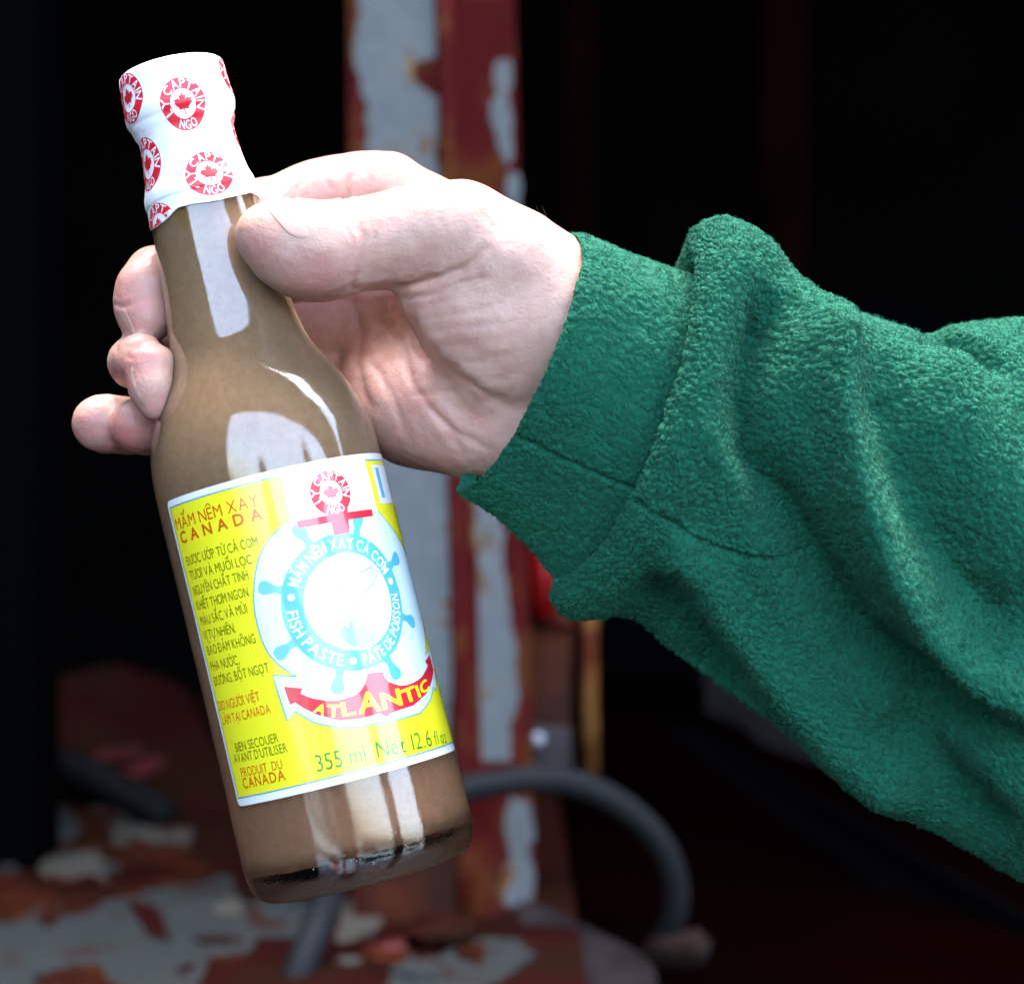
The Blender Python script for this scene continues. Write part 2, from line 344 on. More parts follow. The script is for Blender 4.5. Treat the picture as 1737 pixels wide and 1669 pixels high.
# --- dark red floor and beam, lower right
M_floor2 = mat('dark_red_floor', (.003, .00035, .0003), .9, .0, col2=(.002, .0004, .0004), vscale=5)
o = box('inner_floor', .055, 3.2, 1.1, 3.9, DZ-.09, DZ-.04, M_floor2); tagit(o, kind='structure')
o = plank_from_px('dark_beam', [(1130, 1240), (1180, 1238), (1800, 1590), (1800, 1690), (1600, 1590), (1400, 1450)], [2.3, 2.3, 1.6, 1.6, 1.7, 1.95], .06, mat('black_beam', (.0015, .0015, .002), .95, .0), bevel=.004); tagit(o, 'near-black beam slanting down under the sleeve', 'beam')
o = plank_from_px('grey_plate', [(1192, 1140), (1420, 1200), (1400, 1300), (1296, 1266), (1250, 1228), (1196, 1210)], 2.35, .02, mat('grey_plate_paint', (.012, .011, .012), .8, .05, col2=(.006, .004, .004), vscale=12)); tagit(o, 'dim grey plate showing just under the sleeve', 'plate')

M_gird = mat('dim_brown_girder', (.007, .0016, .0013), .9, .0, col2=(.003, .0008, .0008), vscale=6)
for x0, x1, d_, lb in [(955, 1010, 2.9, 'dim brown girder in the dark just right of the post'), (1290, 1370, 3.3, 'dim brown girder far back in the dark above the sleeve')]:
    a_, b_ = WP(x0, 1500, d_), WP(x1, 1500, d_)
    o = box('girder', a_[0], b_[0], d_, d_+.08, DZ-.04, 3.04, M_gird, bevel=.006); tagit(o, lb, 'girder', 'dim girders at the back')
for k, (x, y, w_, m_, nm, lb) in enumerate([(820, 1630, 46, M_deckcream, 'crumpled_scrap', 'pale crumpled scrap beside the black cable'), (905, 1655, 34, M_deckrust, 'rusty_scrap', 'dark rusty scrap under the fallen board'), (585, 1640, 30, M_deckred, 'rusty_scrap', 'dull red scrap beside the slanting bar')]):
    d_ = 1.40; bm = bmesh.new(); bmesh.ops.create_icosphere(bm, subdivisions=3, radius=1)
    for v in bm.verts:
        p = np.array(v.co[:]); q = p*(1+.5*fbm(p*1.7+k*5, 3, 170+k)); v.co = Vector(WP(x, y, d_)+q*np.array([w_*1.3, w_, w_*.4])/F*d_)
    me = bpy.data.meshes.new(nm); bm.to_mesh(me); bm.free(); o = link_mesh(nm, me, m_, None, False); tagit(o, lb, 'scrap')

# --- two posts added out of view behind the camera to mirror dark bars in the glass
def bar_post(x, y, r, z1, cap, label):
    V, f = tube_mesh([(x, y, 0), (x, y, z1-cap-.10), (x, y, z1-cap), (x, y, z1-.05), (x, y, z1-.015), (x, y, z1)], [r, r, r*.45, r*.40, r*.3, r*.1], 28)
    o = mesh_obj('stand_in_post', V, f, M_black); tagit(o, label, 'post')
bar_post(-.08, -.62, .165, CAMZ+.30, .12, 'wide black post added for the person behind the camera, mirrored in the bottle')
bar_post(1.16, -.62, .135, CAMZ+.80, .10, 'taller black post added out of view, mirrored at the right of the bottle')

xb = np.linspace(-14, 26, 120); zb = .35+np.abs(fbm(np.stack([xb*.35, xb*0, xb*0], -1), 3, 51))*1.5+vnoise(np.stack([xb*1.6, xb*0, xb*0], -1), 52)*.18
Vb = np.stack([np.stack([xb, np.full(120, -9.0), np.zeros(120)], -1), np.stack([xb, np.full(120, -9.6), zb], -1), np.stack([xb, np.full(120, -11.0), zb*.9], -1), np.stack([xb, np.full(120, -12.0), np.zeros(120)], -1)], 1)
o = quad_mesh('reflection_bank', Vb, mat('dark_bank', (.02, .02, .02), .95, .1, var=.5, vscale=2), smooth=False); tagit(o, 'low dark bank added out of view, for ragged edges mirrored in the glass', 'bank', kind='stuff')  # unseen bank added so the mirrored strips end raggedly

# ------------------------------------------------------------------ the bottle
TAU = R(3.6); UXZ = (-.2425, .970)
A = np.array([UXZ[0]*math.cos(TAU), math.sin(TAU), UXZ[1]*math.cos(TAU)]); A /= np.linalg.norm(A)
def st_px(s, t): return (t*.2425+s*.970, t*.970-s*.2425)
O0 = P(*st_px(246, 1000), 0)
E1 = np.array([.970, 0, .2425]); E1 -= A*(E1@A); E1 /= np.linalg.norm(E1)
E2 = np.cross(A, E1);  E2 = -E2 if E2[1] > 0 else E2          # towards the camera
_h = np.linspace(-130, 170, 601); _pp = proj(O0+_h[:, None]*A); _t = .2425*_pp[:, 0]+.970*_pp[:, 1]
def h_of_t(t): return np.interp(t, _t[::-1], _h[::-1])
def r_mm(t, rpx): return rpx*(O0+h_of_t(t)*A)[1]/F
PROF_PX = [(1594, 150), (1592.5, 168), (1588, 178), (1578, 187), (1560, 194), (1535, 197.3), (1490, 198), (1377, 196.5), (1175, 194.5), (978, 194), (895, 193.5), (850, 191), (816, 185), (788, 176), (752, 160), (712, 136.5), (690, 126), (672, 119.5), (658, 115.5), (630, 110.5), (598, 106), (566, 102), (521, 98.5), (471, 96), (443, 94), (415, 92), (400, 89), (370, 82), (340, 78.5), (300, 76), (200, 74)]
_ph = np.array([h_of_t(t) for t, _ in PROF_PX]); _pr = np.array([r_mm(t, r) for t, r in PROF_PX])
def smooth_profile(h, r, n):
    s = np.concatenate([[0], np.cumsum(np.hypot(np.diff(h), np.diff(r)))]); q = smooth_path(np.stack([h, r], -1), n)
    return q[:, 0], q[:, 1]
PH, PR = smooth_profile(_ph, _pr, 200)
def prof(h): return np.interp(h, PH, PR)
CAP_PX = [(411, 95), (396, 94), (378, 88.3), (361, 85.2), (345, 82.8), (330, 81.2), (308, 80.5), (296, 82), (286, 85.5), (276, 87), (270, 91), (262, 92.5), (254, 92.5), (240, 91), (211, 89.5), (198, 88.8), (190, 87.4), (186.5, 84), (185, 78)]
_ch = np.array([h_of_t(t) for t, _ in CAP_PX]); _cr = np.array([r_mm(t, r) for t, r in CAP_PX])+.25
CH, CR = smooth_profile(_ch, _cr, 160)
def capprof(h): return np.where(h < CH[0], prof(h)+.35, np.interp(h, CH, CR))
def surf(th, h, r): 
    th = np.asarray(th, float)[..., None]; h = np.asarray(h, float)[..., None]; r = np.asarray(r, float)[..., None]
    return O0+A*h+r*(np.sin(th)*E1+np.cos(th)*E2)
def inv(px, py, pf=prof):
    d = unproj(px, py, 1.0); rr = float(pf(0.0) if pf is prof else 14.5); h = 0
    for _ in range(14):
        # intersect ray with cylinder of radius rr around the axis
        dp = d-A*(d@A); op = -O0; op = op-A*(op@A)
        a = dp@dp; b = 2*dp@op; c = op@op-rr*rr; q = b*b-4*a*c
        t = (-b-math.sqrt(max(q, 0)))/(2*a); p = d*t-O0; h = p@A; rr = .5*rr+.5*float(pf(h))
    v = p-A*h; return math.atan2(v@E1, v@E2), h
h_top_guess, h_bot_guess = h_of_t(880), h_of_t(1440)
bottle = empty('sauce_bottle', world(surf(0, PH[0], 0))); tagit(bottle, 'glass bottle of brown fish paste with yellow anchor label, held in the hand', 'bottle')

m = bpy.data.materials.new('bottle_glass'); m.use_nodes = True; b = m.node_tree.nodes['Principled BSDF']
b.inputs['Base Color'].default_value = (.93, .95, .94, 1); b.inputs['Roughness'].default_value = .015; b.inputs['IOR'].default_value = 1.74; b.inputs['Transmission Weight'].default_value = 1
n1 = m.node_tree.nodes.new('ShaderNodeTexNoise'); n1.inputs['Scale'].default_value = 1700; n1.inputs['Detail'].default_value = 2
n2 = m.node_tree.nodes.new('ShaderNodeTexNoise'); n2.inputs['Scale'].default_value = 60; n2.inputs['Detail'].default_value = 2
g1 = m.node_tree.nodes.new('ShaderNodeNewGeometry'); ma = m.node_tree.nodes.new('ShaderNodeMath'); ma.operation = 'MULTIPLY_ADD'
for n in (n1, n2): m.node_tree.links.new(g1.outputs['Position'], n.inputs['Vector'])
ma.inputs[1].default_value = .33; m.node_tree.links.new(n1.outputs[0], ma.inputs[0]); m.node_tree.links.new(n2.outputs[0], ma.inputs[2])
bp = m.node_tree.nodes.new('ShaderNodeBump'); bp.inputs['Distance'].default_value = .00006; bp.inputs['Strength'].default_value = 1
m.node_tree.links.new(ma.outputs[0], bp.inputs['Height']); m.node_tree.links.new(bp.outputs[0], b.inputs['Normal'])
M_glass = m
NT = 144
th = np.arange(NT)/NT*2*math.pi
# outer skin: punt, heel, body, shoulder, neck, closed under the foil
ho = np.concatenate([[PH[0]+2.2, PH[0]+2.0, PH[0]+1.2, PH[0]+.3], PH, [PH[-1]]]); ro = np.concatenate([[.01, 10, 19, 22], PR, [.01]])
TH, HH = np.meshgrid(th, ho, indexing='ij'); RR = np.broadcast_to(ro, TH.shape)
quad_mesh('glass', world(surf(TH, HH, RR)), M_glass, bottle, wrap_u=True)
# contents
m = bpy.data.materials.new('fish_paste'); m.use_nodes = True; t = m.node_tree; b = t.nodes['Principled BSDF']
b.inputs['Roughness'].default_value = .6; b.inputs['Specular IOR Level'].default_value = .1
g1 = t.nodes.new('ShaderNodeNewGeometry'); n1 = t.nodes.new('ShaderNodeTexNoise'); n1.inputs['Scale'].default_value = 420; n1.inputs['Detail'].default_value = 6; n1.inputs['Roughness'].default_value = .7
t.links.new(g1.outputs['Position'], n1.inputs['Vector'])
r1 = t.nodes.new('ShaderNodeValToRGB'); r1.color_ramp.elements[0].position = .3; r1.color_ramp.elements[1].position = .75
r1.color_ramp.elements[0].color = (.35, .21, .112, 1); r1.color_ramp.elements[1].color = (.46, .295, .172, 1)
t.links.new(n1.outputs[0], r1.inputs[0])
at = t.nodes.new('ShaderNodeAttribute'); at.attribute_name = 'oil'
mx = t.nodes.new('ShaderNodeMix'); mx.data_type = 'RGBA'; mx.inputs[7].default_value = (.38, .20, .035, 1)
t.links.new(at.outputs['Fac'], mx.inputs[0])
al = t.nodes.new('ShaderNodeAttribute'); al.attribute_name = 'settled'; ml = t.nodes.new('ShaderNodeMix'); ml.data_type = 'RGBA'; ml.blend_type = 'MULTIPLY'; ml.inputs[7].default_value = (1.06, .86, .84, 1)
t.links.new(al.outputs['Fac'], ml.inputs[0]); t.links.new(r1.outputs[0], ml.inputs[6]); t.links.new(ml.outputs[2], mx.inputs[6])
n3 = t.nodes.new('ShaderNodeTexVoronoi'); n3.inputs['Scale'].default_value = 420; t.links.new(g1.outputs['Position'], n3.inputs['Vector'])
r3 = t.nodes.new('ShaderNodeValToRGB'); r3.color_ramp.elements[0].position = .03; r3.color_ramp.elements[1].position = .10
r3.color_ramp.elements[0].color = (.35, .28, .2, 1); r3.color_ramp.elements[1].color = (1, 1, 1, 1)
t.links.new(n3.outputs[0], r3.inputs[0]); m2 = t.nodes.new('ShaderNodeMix'); m2.data_type = 'RGBA'; m2.blend_type = 'MULTIPLY'; m2.inputs[0].default_value = .8
t.links.new(mx.outputs[2], m2.inputs[6]); t.links.new(r3.outputs[0], m2.inputs[7]); t.links.new(m2.outputs[2], b.inputs['Base Color'])
M_paste = m
hp_ = np.linspace(h_of_t(1539), PH[-1]-2, 150)
TH, HH = np.meshgrid(th, hp_, indexing='ij')
wob = fbm(np.stack([np.cos(TH)*2.2, np.sin(TH)*2.2, np.zeros_like(TH)], -1), 3, 5)
HH = HH+np.clip(1-(HH-hp_[0])/12, 0, 1)*(wob*1.6)
wall = 2.3-np.clip((HH-h_of_t(760))/20, 0, 1)*.5
RR = np.maximum(np.interp(np.maximum(HH, h_of_t(1543)), PH, PR)-wall, 1)
endk = np.clip((HH-hp_[0])/5, 0, 1); RR = RR-(1-np.sqrt(np.clip(1-(1-endk)**2, 0, 1)))*6.0
V = world(surf(TH, HH, RR))
Vc0 = np.broadcast_to(world(surf(0, hp_[0]+.5, 0)), (NT, 1, 3)); Vc1 = np.broadcast_to(world(surf(0, hp_[-1], 0)), (NT, 1, 3))
paste = quad_mesh('fish_paste', np.concatenate([Vc0, V, Vc1], 1), M_paste, bottle, wrap_u=True)
hv = np.concatenate([HH[:, :1], HH, HH[:, -1:]], 1).ravel(); tv = np.concatenate([TH[:, :1], TH, TH[:, -1:]], 1).ravel()
oil = np.clip((hv-h_of_t(455))/9+fbm(np.stack([np.cos(tv)*3, np.sin(tv)*3, hv*.12], -1), 3, 9)*1.1, 0, 1)*np.clip((hv-h_of_t(520))/8, 0, 1)
at = paste.data.attributes.new('oil', 'FLOAT', 'POINT'); at.data.foreach_set('value', oil.astype(np.float32))
at = paste.data.attributes.new('settled', 'FLOAT', 'POINT'); at.data.foreach_set('value', np.clip((h_of_t(1250)-hv)/30, 0, 1).astype(np.float32))

fl_v, fl_f = [], []
for k in range(260):
    if k < 130: hh_ = rng.uniform(PH[0]+.5, PH[0]+13); aa_ = rng.uniform(-1.5, 1.5)
    elif k < 200: hh_ = rng.uniform(h_of_t(800), h_of_t(600)); aa_ = rng.normal(1.15, .22)
    else: hh_ = rng.uniform(h_of_t(1500), h_of_t(480)); aa_ = rng.uniform(-1.4, 1.4)
    if h_bot_guess < hh_ < h_top_guess: continue
    sz = rng.uniform(.05, .16); c0_ = len(fl_v)
    for q in range(5):
        an = q*1.2566+rng.uniform(-.3, .3); r0_ = prof(hh_)
        fl_v.append(surf(aa_+sz*math.cos(an)/r0_, hh_+sz*math.sin(an), r0_+.02))
    fl_v.append(surf(aa_, hh_, prof(hh_)+.02+sz*.5))
    fl_f += [(c0_+q, c0_+(q+1) % 5, c0_+5) for q in range(5)]
o = mesh_obj('dust_fleck', world(np.array(fl_v)), fl_f, mat('pale_dust', (.45, .42, .36), .9, .2), bottle); tagit(o, kind='stuff')

# --- print on curved surfaces
M_foil = mat('white_foil', (.78, .80, .83), .5, .35, bump=.00005, bscale=700)
M_paper = mat('label_paper', (.82, .83, .85), .3, .5, coat=1, coat_rough=.05)
def ink(name, c): return mat(name, c, .3, .5, coat=1, coat_rough=.05)
I_yel = ink('yellow_ink', (.84, .78, .022)); I_pale = ink('pale_blue_ink', (.62, .80, .86)); I_blue = ink('sky_blue_ink', (.09, .43, .64)); I_white = ink('white_ink', (.82, .84, .86))
I_red = ink('red_ink', (.62, .018, .035)); I_or = ink('orange_red_ink', (.60, .10, .004)); I_green = ink('olive_green_ink', (.11, .15, .002)); I_green2 = ink('green_ink', (.02, .22, .025))
I_line = ink('blue_line_ink', (.05, .28, .50)); I_fish = ink('blue_grey_ink', (.20, .33, .40)); I_body = ink('fish_tint_ink', (.50, .64, .70)); I_lb = ink('light_blue_ink', (.25, .62, .72))
I_seal = mat('seal_red_ink', (.62, .015, .03), .38, .5); I_sealw = mat('seal_white_ink', (.80, .82, .84), .38, .5)
STRETCH = None
def lay(name, polys, m, parent, eps, pf=prof, R0=31.7, step=1.6, tris=None):
    """lay flat (u mm, h mm) polygons, or ready triangles, on the bottle: bent round it at eps mm above its surface"""
    bm = bmesh.new()
    if tris is None:
        for rings in polys:
            if isinstance(rings[0][0], (int, float, np.floating)): rings = [rings]
            rings = [[Vector((float(p[0]), float(p[1]), 0)) for p in r] for r in rings]
            flat = [p for r in rings for p in r]; vs = [bm.verts.new(p) for p in flat]
            for t3 in tessellate_polygon(rings):
                try: bm.faces.new([vs[k] for k in t3])
                except ValueError: pass
    else:
        vs = [bm.verts.new((p[0], p[1], 0)) for p in tris[0]]
        for t3 in tris[1]:
            try: bm.faces.new([vs[k] for k in t3])
            except ValueError: pass
    xs = [v.co.x for v in bm.verts]; ys = [v.co.y for v in bm.verts]
    for k in range(int(min(xs)//step), int(max(xs)//step)+1):
        bmesh.ops.bisect_plane(bm, geom=list(bm.verts)+list(bm.edges)+list(bm.faces), dist=1e-5, plane_co=(k*step, 0, 0), plane_no=(1, 0, 0))
    vs_ = .8 if pf is not prof else 4.0
    for k in range(int(min(ys)//vs_), int(max(ys)//vs_)+1):
        bmesh.ops.bisect_plane(bm, geom=list(bm.verts)+list(bm.edges)+list(bm.faces), dist=1e-5, plane_co=(0, k*vs_, 0), plane_no=(0, 1, 0))
    bm.verts.ensure_lookup_table()
    co = np.array([v.co[:] for v in bm.verts]); h = co[:, 1] if STRETCH is None else STRETCH[0]+(co[:, 1]-STRETCH[0])*STRETCH[1]; tt = co[:, 0]/R0
    Wp = world(surf(tt, h, pf(h)+eps))
    c = Wp.mean(0)
    for v, p in zip(bm.verts, Wp): v.co = p
    bm.normal_update()
    ax = world(surf(0, 0, 0))
    Aw = Vector(A)
    for fc_ in bm.faces:
        q = fc_.calc_center_median()-Vector(ax); q = q-Aw*q.dot(Aw)
        if fc_.normal.dot(q) < 0: fc_.normal_flip()
    me = bpy.data.meshes.new(name); bm.to_mesh(me); bm.free()
    return link_mesh(name, me, m, parent, True)
def uh(px, py, pf=prof, R0=31.7):
    a, h = inv(px, py, pf); return np.array([a*R0, h])
def uhs(pts, **k): return [uh(x, y, **k) for x, y in pts]
def ribbon(pts, w, closed=False):
    p = np.array(pts, float)
    if closed: p = np.vstack([p, p[:1]])
    T = np.gradient(p, axis=0) if len(p) > 2 else np.array([p[1]-p[0]]*2)
    if closed: T[0] = T[-1] = p[1]-p[-2]
    N = np.stack([-T[:, 1], T[:, 0]], -1); N /= np.linalg.norm(N, axis=1)[:, None]+1e-9
    a, b = p+N*w/2, p-N*w/2
    return [[a[k], a[k+1], b[k+1], b[k]] for k in range(len(p)-1)]
import unicodedata
_gc = {}
def glyph1(ch, bold):
    if (ch, bold) in _gc: return _gc[(ch, bold)]
    c = bpy.data.curves.new('text', 'FONT'); c.body = ch; c.size = 1; c.resolution_u = 3; c.offset = bold
    o = bpy.data.objects.new('text', c); COL.objects.link(o); bpy.context.view_layer.update()
    me = o.to_mesh(); co = np.array([v.co[:2] for v in me.vertices]); fs = [tuple(p.vertices) for p in me.polygons]
    o.to_mesh_clear(); bpy.data.objects.remove(o); bpy.data.curves.remove(c)
    _gc[(ch, bold)] = (co, fs); return co, fs
MARKS = {'\u0302': [(-.20, .0), (0, .14), (.20, .0)], '\u0306': [(-.18, .13), (-.10, .03), (.10, .03), (.18, .13)], '\u0301': [(-.06, .0), (.10, .14)], '\u0300': [(.06, .0), (-.10, .14)],
 '\u0309': [(-.04, .16), (.06, .16), (.07, .09), (0, .06), (0, .0)], '\u0303': [(-.18, .04), (-.07, .12), (.07, .05), (.18, .12)]}
def glyphs(body, bold=0.):
    """letters set one by one, with hand-drawn accents"""
    C_, F_ = [], []; x = 0.0; n = 0; w = .085+bold*1.2
    def add(co, fs):
        nonlocal n
        C_.append(np.asarray(co, float)); F_.extend(tuple(k+n for k in f) for f in fs); n += len(co)
    def stroke(pts):
        for q in ribbon(pts, w): add(q, [(0, 1, 2, 3)])
    for ch in body:
        if ch == ' ': x += .27; continue
        d = unicodedata.normalize('NFD', ch); base = d[0]; bar = base in '\u0110\u0111'
        if bar: base = 'D'
        co, fs = glyph1(base, bold); x0, x1 = co[:, 0].min(), co[:, 0].max(); y1 = co[:, 1].max()
        add(co+np.array([x-x0, 0]), fs); cx = x+(x1-x0)/2; top = y1+.07
        if bar: stroke([(x-.09, y1*.5), (x+(x1-x0)*.45, y1*.5)])
        for k in d[1:]:
            if k == '\u0323': add([(cx-.06, -.20), (cx+.06, -.20), (cx+.06, -.08), (cx-.06, -.08)], [(0, 1, 2, 3)])
            elif k == '\u031b': stroke([(x+x1-x0-.04, y1*.86), (x+x1-x0+.09, y1*.95), (x+x1-x0+.10, y1*1.12)])
            elif k in MARKS:
                dx = .17 if (k in '\u0301\u0300\u0309' and top > y1+.1) else 0
                stroke([(cx+dx+a, top+b) for a, b in MARKS[k]]); top += .12
        x += (x1-x0)+.115
    return np.concatenate(C_), F_
CAPH = .727*.94
def text_line(name, body, a, b, cap, m, parent, eps, bold=0., R0=31.7, pf=prof):
    co, fs = glyphs(body, bold); x0, x1 = co[:, 0].min(), co[:, 0].max()
    a = np.array(a); b = np.array(b); d = b-a; L = np.hypot(*d); d /= L; n = np.array([-d[1], d[0]])
    q = a+((co[:, :1]-x0)/(x1-x0)*L)*d+(co[:, 1:]/.69*cap)*n
    return lay(name, None, m, parent, eps, pf, R0, tris=(q, fs))
def text_arc(name, body, c, r, a0, a1, cap, m, parent, eps, inward=False, bold=0., R0=31.7, pf=prof):
    """text along a circle from angle a0 to a1 (degrees, counter-clockwise from +u); inward: letters' tops towards the centre"""
    co, fs = glyphs(body, bold); x0, x1 = co[:, 0].min(), co[:, 0].max()
    an = np.radians(a0+(a1-a0)*(co[:, 0]-x0)/(x1-x0)); y = co[:, 1]/.69*cap; rr = r-y if inward else r+y
    q = np.stack([c[0]+rr*np.cos(an), c[1]+rr*np.sin(an)], -1)
    return lay(name, None, m, parent, eps, pf, R0, tris=(q, fs))
def circ(c, r, n=48, ry=None): 
    a = np.arange(n)/n*2*math.pi; return [np.array([c[0]+r*math.cos(k), c[1]+(ry or r)*math.sin(k)]) for k in a]
LEAF = [(0, 1), (.16, .66), (.36, .74), (.28, .28), (.52, .52), (.60, .38), (.92, .42), (.80, .16), (.95, .06), (.50, -.34), (.56, -.52), (.06, -.44), (.05, -.95), (-.05, -.95), (-.06, -.44), (-.56, -.52), (-.50, -.34), (-.95, .06), (-.80, .16), (-.92, .42), (-.60, .38), (-.52, .52), (-.28, .28), (-.36, .74), (-.16, .66)]
def leaf(c, r): return [np.array([c[0]+x*r, c[1]+y*r]) for x, y in LEAF]
def seal(prefix, c, r, parent, eps, pf, R0, red, white, ky=1.0):
    global STRETCH; STRETCH = (c[1], ky)
    lay('seal_ring', [[circ(c, r, 40), circ(c, r*.56, 32)]], red, parent, eps, pf, R0)
    lay('maple_leaf', [leaf(c, r*.42)], red, parent, eps, pf, R0)
    text_arc('lettering', 'LY CAPTAIN', c, r*.60, 204, -22, r*.36, white, parent, eps+.05, R0=R0, pf=pf, bold=.01)
    text_arc('lettering', 'NGO', c, r*.95, 241, 303, r*.34, white, parent, eps+.05, inward=True, R0=R0, pf=pf, bold=.01)
    STRETCH = None

# --- paper label
corner_tl = uh(291, 851); corner_bl = uh(404, 1363); h_top = np.mean([uh(345, 827)[1], uh(534, 782)[1], uh(591, 774.5)[1]]); h_bot = np.mean([uh(470, 1348)[1], uh(600, 1326)[1], uh(700, 1300)[1]])
uL = .5*(uh(291, 880)[0]+uh(398, 1340)[0]); uR = 31.7*R(97)
print('label', h_top, h_bot, uL, corner_tl, corner_bl)
def rrect(x0, x1, y0, y1, r, n=5):
    out = []
    for cx, cy, a0 in ((x1-r, y1-r, 0), (x0+r, y1-r, 90), (x0+r, y0+r, 180), (x1-r, y0+r, 270)):
        for k in range(n+1):
            a = R(a0+90*k/n); out.append(np.array([cx+r*math.cos(a), cy+r*math.sin(a)]))
    return out
label = lay('paper_label', [rrect(uL, uR, h_bot, h_top, 1.7)], M_paper, bottle, .10)
e0 = .15; es = .045
fx0 = uL+1.1; fx1 = uR-1.1; fy1 = h_top-1.9; fy0 = h_bot+2.2
lay('yellow_field', [[(fx0, fy0), (fx1, fy0), (fx1, fy1), (fx0, fy1)]], I_yel, label, e0)
frame = [(fx0, fy1), (fx0, fy0)]+[(x, fy0) for x in np.linspace(fx0, fx1, 20)[1:]]
lay('frame_line', ribbon([(fx0, fy1), (fx0, fy0)], .35)+ribbon([(fx0, fy0), (fx1, fy0)], .35)+ribbon([(fx0, fy1), (fx1, fy1)], .35), I_line, label, e0+es)
# white head panel between the yellow fields
pTL = uh(476, 812); pBL = uh(488, 886); pTR = uh(620, 792); pBR = uh(637, 862)
lay('head_panel', [[(pTL[0], fy1+.6), (pTL[0], pBL[1]), (pBL[0], pBL[1]-6), (pBR[0], pBR[1]-6), (pTR[0]+.2, pBR[1]), (pTR[0], fy1+.6)]], I_white, label, e0+2*es)
# pale halo round wheel and anchor
halo = uhs([(488, 886), (472, 898), (459, 912), (448, 929), (440, 946), (434, 970), (431.6, 995), (431, 1020), (434, 1044), (440, 1069), (447, 1090), (457, 1109), (470, 1124), (486, 1137), (504, 1147), (464, 1145), (471, 1170), (488, 1222.6), (501, 1206), (534, 1226), (572, 1234), (610, 1233), (642, 1226), (654, 1225), (685, 1218), (712, 1209), (728, 1188), (733, 1165), (738, 1172), (737, 1150), (726, 1094), (720, 1112), (718, 1071), (707, 1014), (689, 946), (666, 901), (640, 867)])
lay('anchor_halo', [halo], I_pale, label, e0+3*es)
lay('halo_line', ribbon(halo, .32), I_line, label, e0+4*es)
wc = uh(592, 1020.5); ro_ = 19.7; ic = uh(601, 1018); ri_ = 13.0
ro_ = .25*(np.hypot(*(uh(553, 901)-wc))+np.hypot(*(uh(612, 1142)-wc))+np.hypot(*(uh(486.5, 1008)-wc))+np.hypot(*(uh(540, 1120)-wc)))
ri_ = .25*(np.hypot(*(uh(599.6, 937.4)-ic))+np.hypot(*(uh(603, 1098)-ic))+np.hypot(*(uh(526.8, 1017)-ic))+np.hypot(*(uh(672, 1030)-ic)))
print('wheel', ro_, ri_, wc, ic)
ic = wc*.6+ic*.4
rH = ro_+6.2
hs = []
for k in range(8):
    a = R(45*k+22.5); d = np.array([math.cos(a), math.sin(a)]); n = np.array([-d[1], d[0]])
    prof_h = [(ro_-.6, 1.3), (ro_+1.0, 1.0), (ro_+1.8, .9), (ro_+3.2, 1.5), (ro_+4.6, 1.9), (ro_+5.7, 1.6), (ro_+6.3, .7)]
    hs.append([wc+d*r+n*w for r, w in prof_h]+[wc+d*r-n*w for r, w in prof_h[::-1]])
lay('wheel_handle', hs, I_blue, label, e0+4*es)
lay('wheel_ring', [[circ(wc, ro_, 64), circ(ic, ri_, 56)]], I_blue, label, e0+5*es)
lay('wheel_disc', [circ(ic, ri_+.05, 56)], I_white, label, e0+4.5*es)
rm = (ro_+ri_)/2; cap_ = (ro_-ri_)*.56
text_arc('lettering', 'MẮM NÊM XAY CÁ CƠM', wc, rm-cap_/2, 152, 21, cap_, I_white, label, e0+6*es, bold=.012)
text_arc('lettering', 'FISH PASTE', wc, rm+cap_/2, 176, 249, cap_, I_white, label, e0+6*es, inward=True, bold=.012)
text_arc('lettering', 'PÂTE DE POISSON', wc, rm+cap_/2, 269, 358, cap_, I_white, label, e0+6*es, inward=True, bold=.012)
def on_ring(a): return (wc[0]+rm*math.cos(R(a)), wc[1]+rm*math.sin(R(a)))
for a in (163, 11, 259): lay('dot', [circ(on_ring(a), .95, 16)], I_white, label, e0+6*es)
# fish and splash in the wheel, faint line drawing
fishl = ribbon(uhs([(548, 1006), (560, 1000), (576, 998), (592, 988), (612, 970), (630, 962), (640, 972), (632, 990), (612, 1012), (598, 1030), (594, 1044)]), .28)+ribbon(uhs([(548, 1006), (556, 1014), (552, 1030), (556, 1046)]), .25)+ribbon(uhs([(620, 966), (636, 955), (640, 972)]), .25)+ribbon(uhs([(580, 1000), (590, 1010), (606, 1008)]), .2)
lay('fish_body', [uhs([(552, 1008), (566, 1002), (580, 998), (596, 986), (614, 968), (630, 962), (640, 970), (634, 988), (614, 1012), (600, 1032), (594, 1050), (586, 1040), (574, 1036), (562, 1046), (556, 1026)])], I_body, label, e0+5.3*es)
lay('fish_drawing', fishl, I_fish, label, e0+5.5*es)
lay('water_splash', [uhs([(572, 1078), (582, 1060), (590, 1066), (594, 1050), (598, 1046), (602, 1062), (610, 1064), (620, 1052), (622, 1072), (634, 1070), (640, 1084), (616, 1096), (600, 1098), (588, 1092)])], I_lb, label, e0+5.5*es)
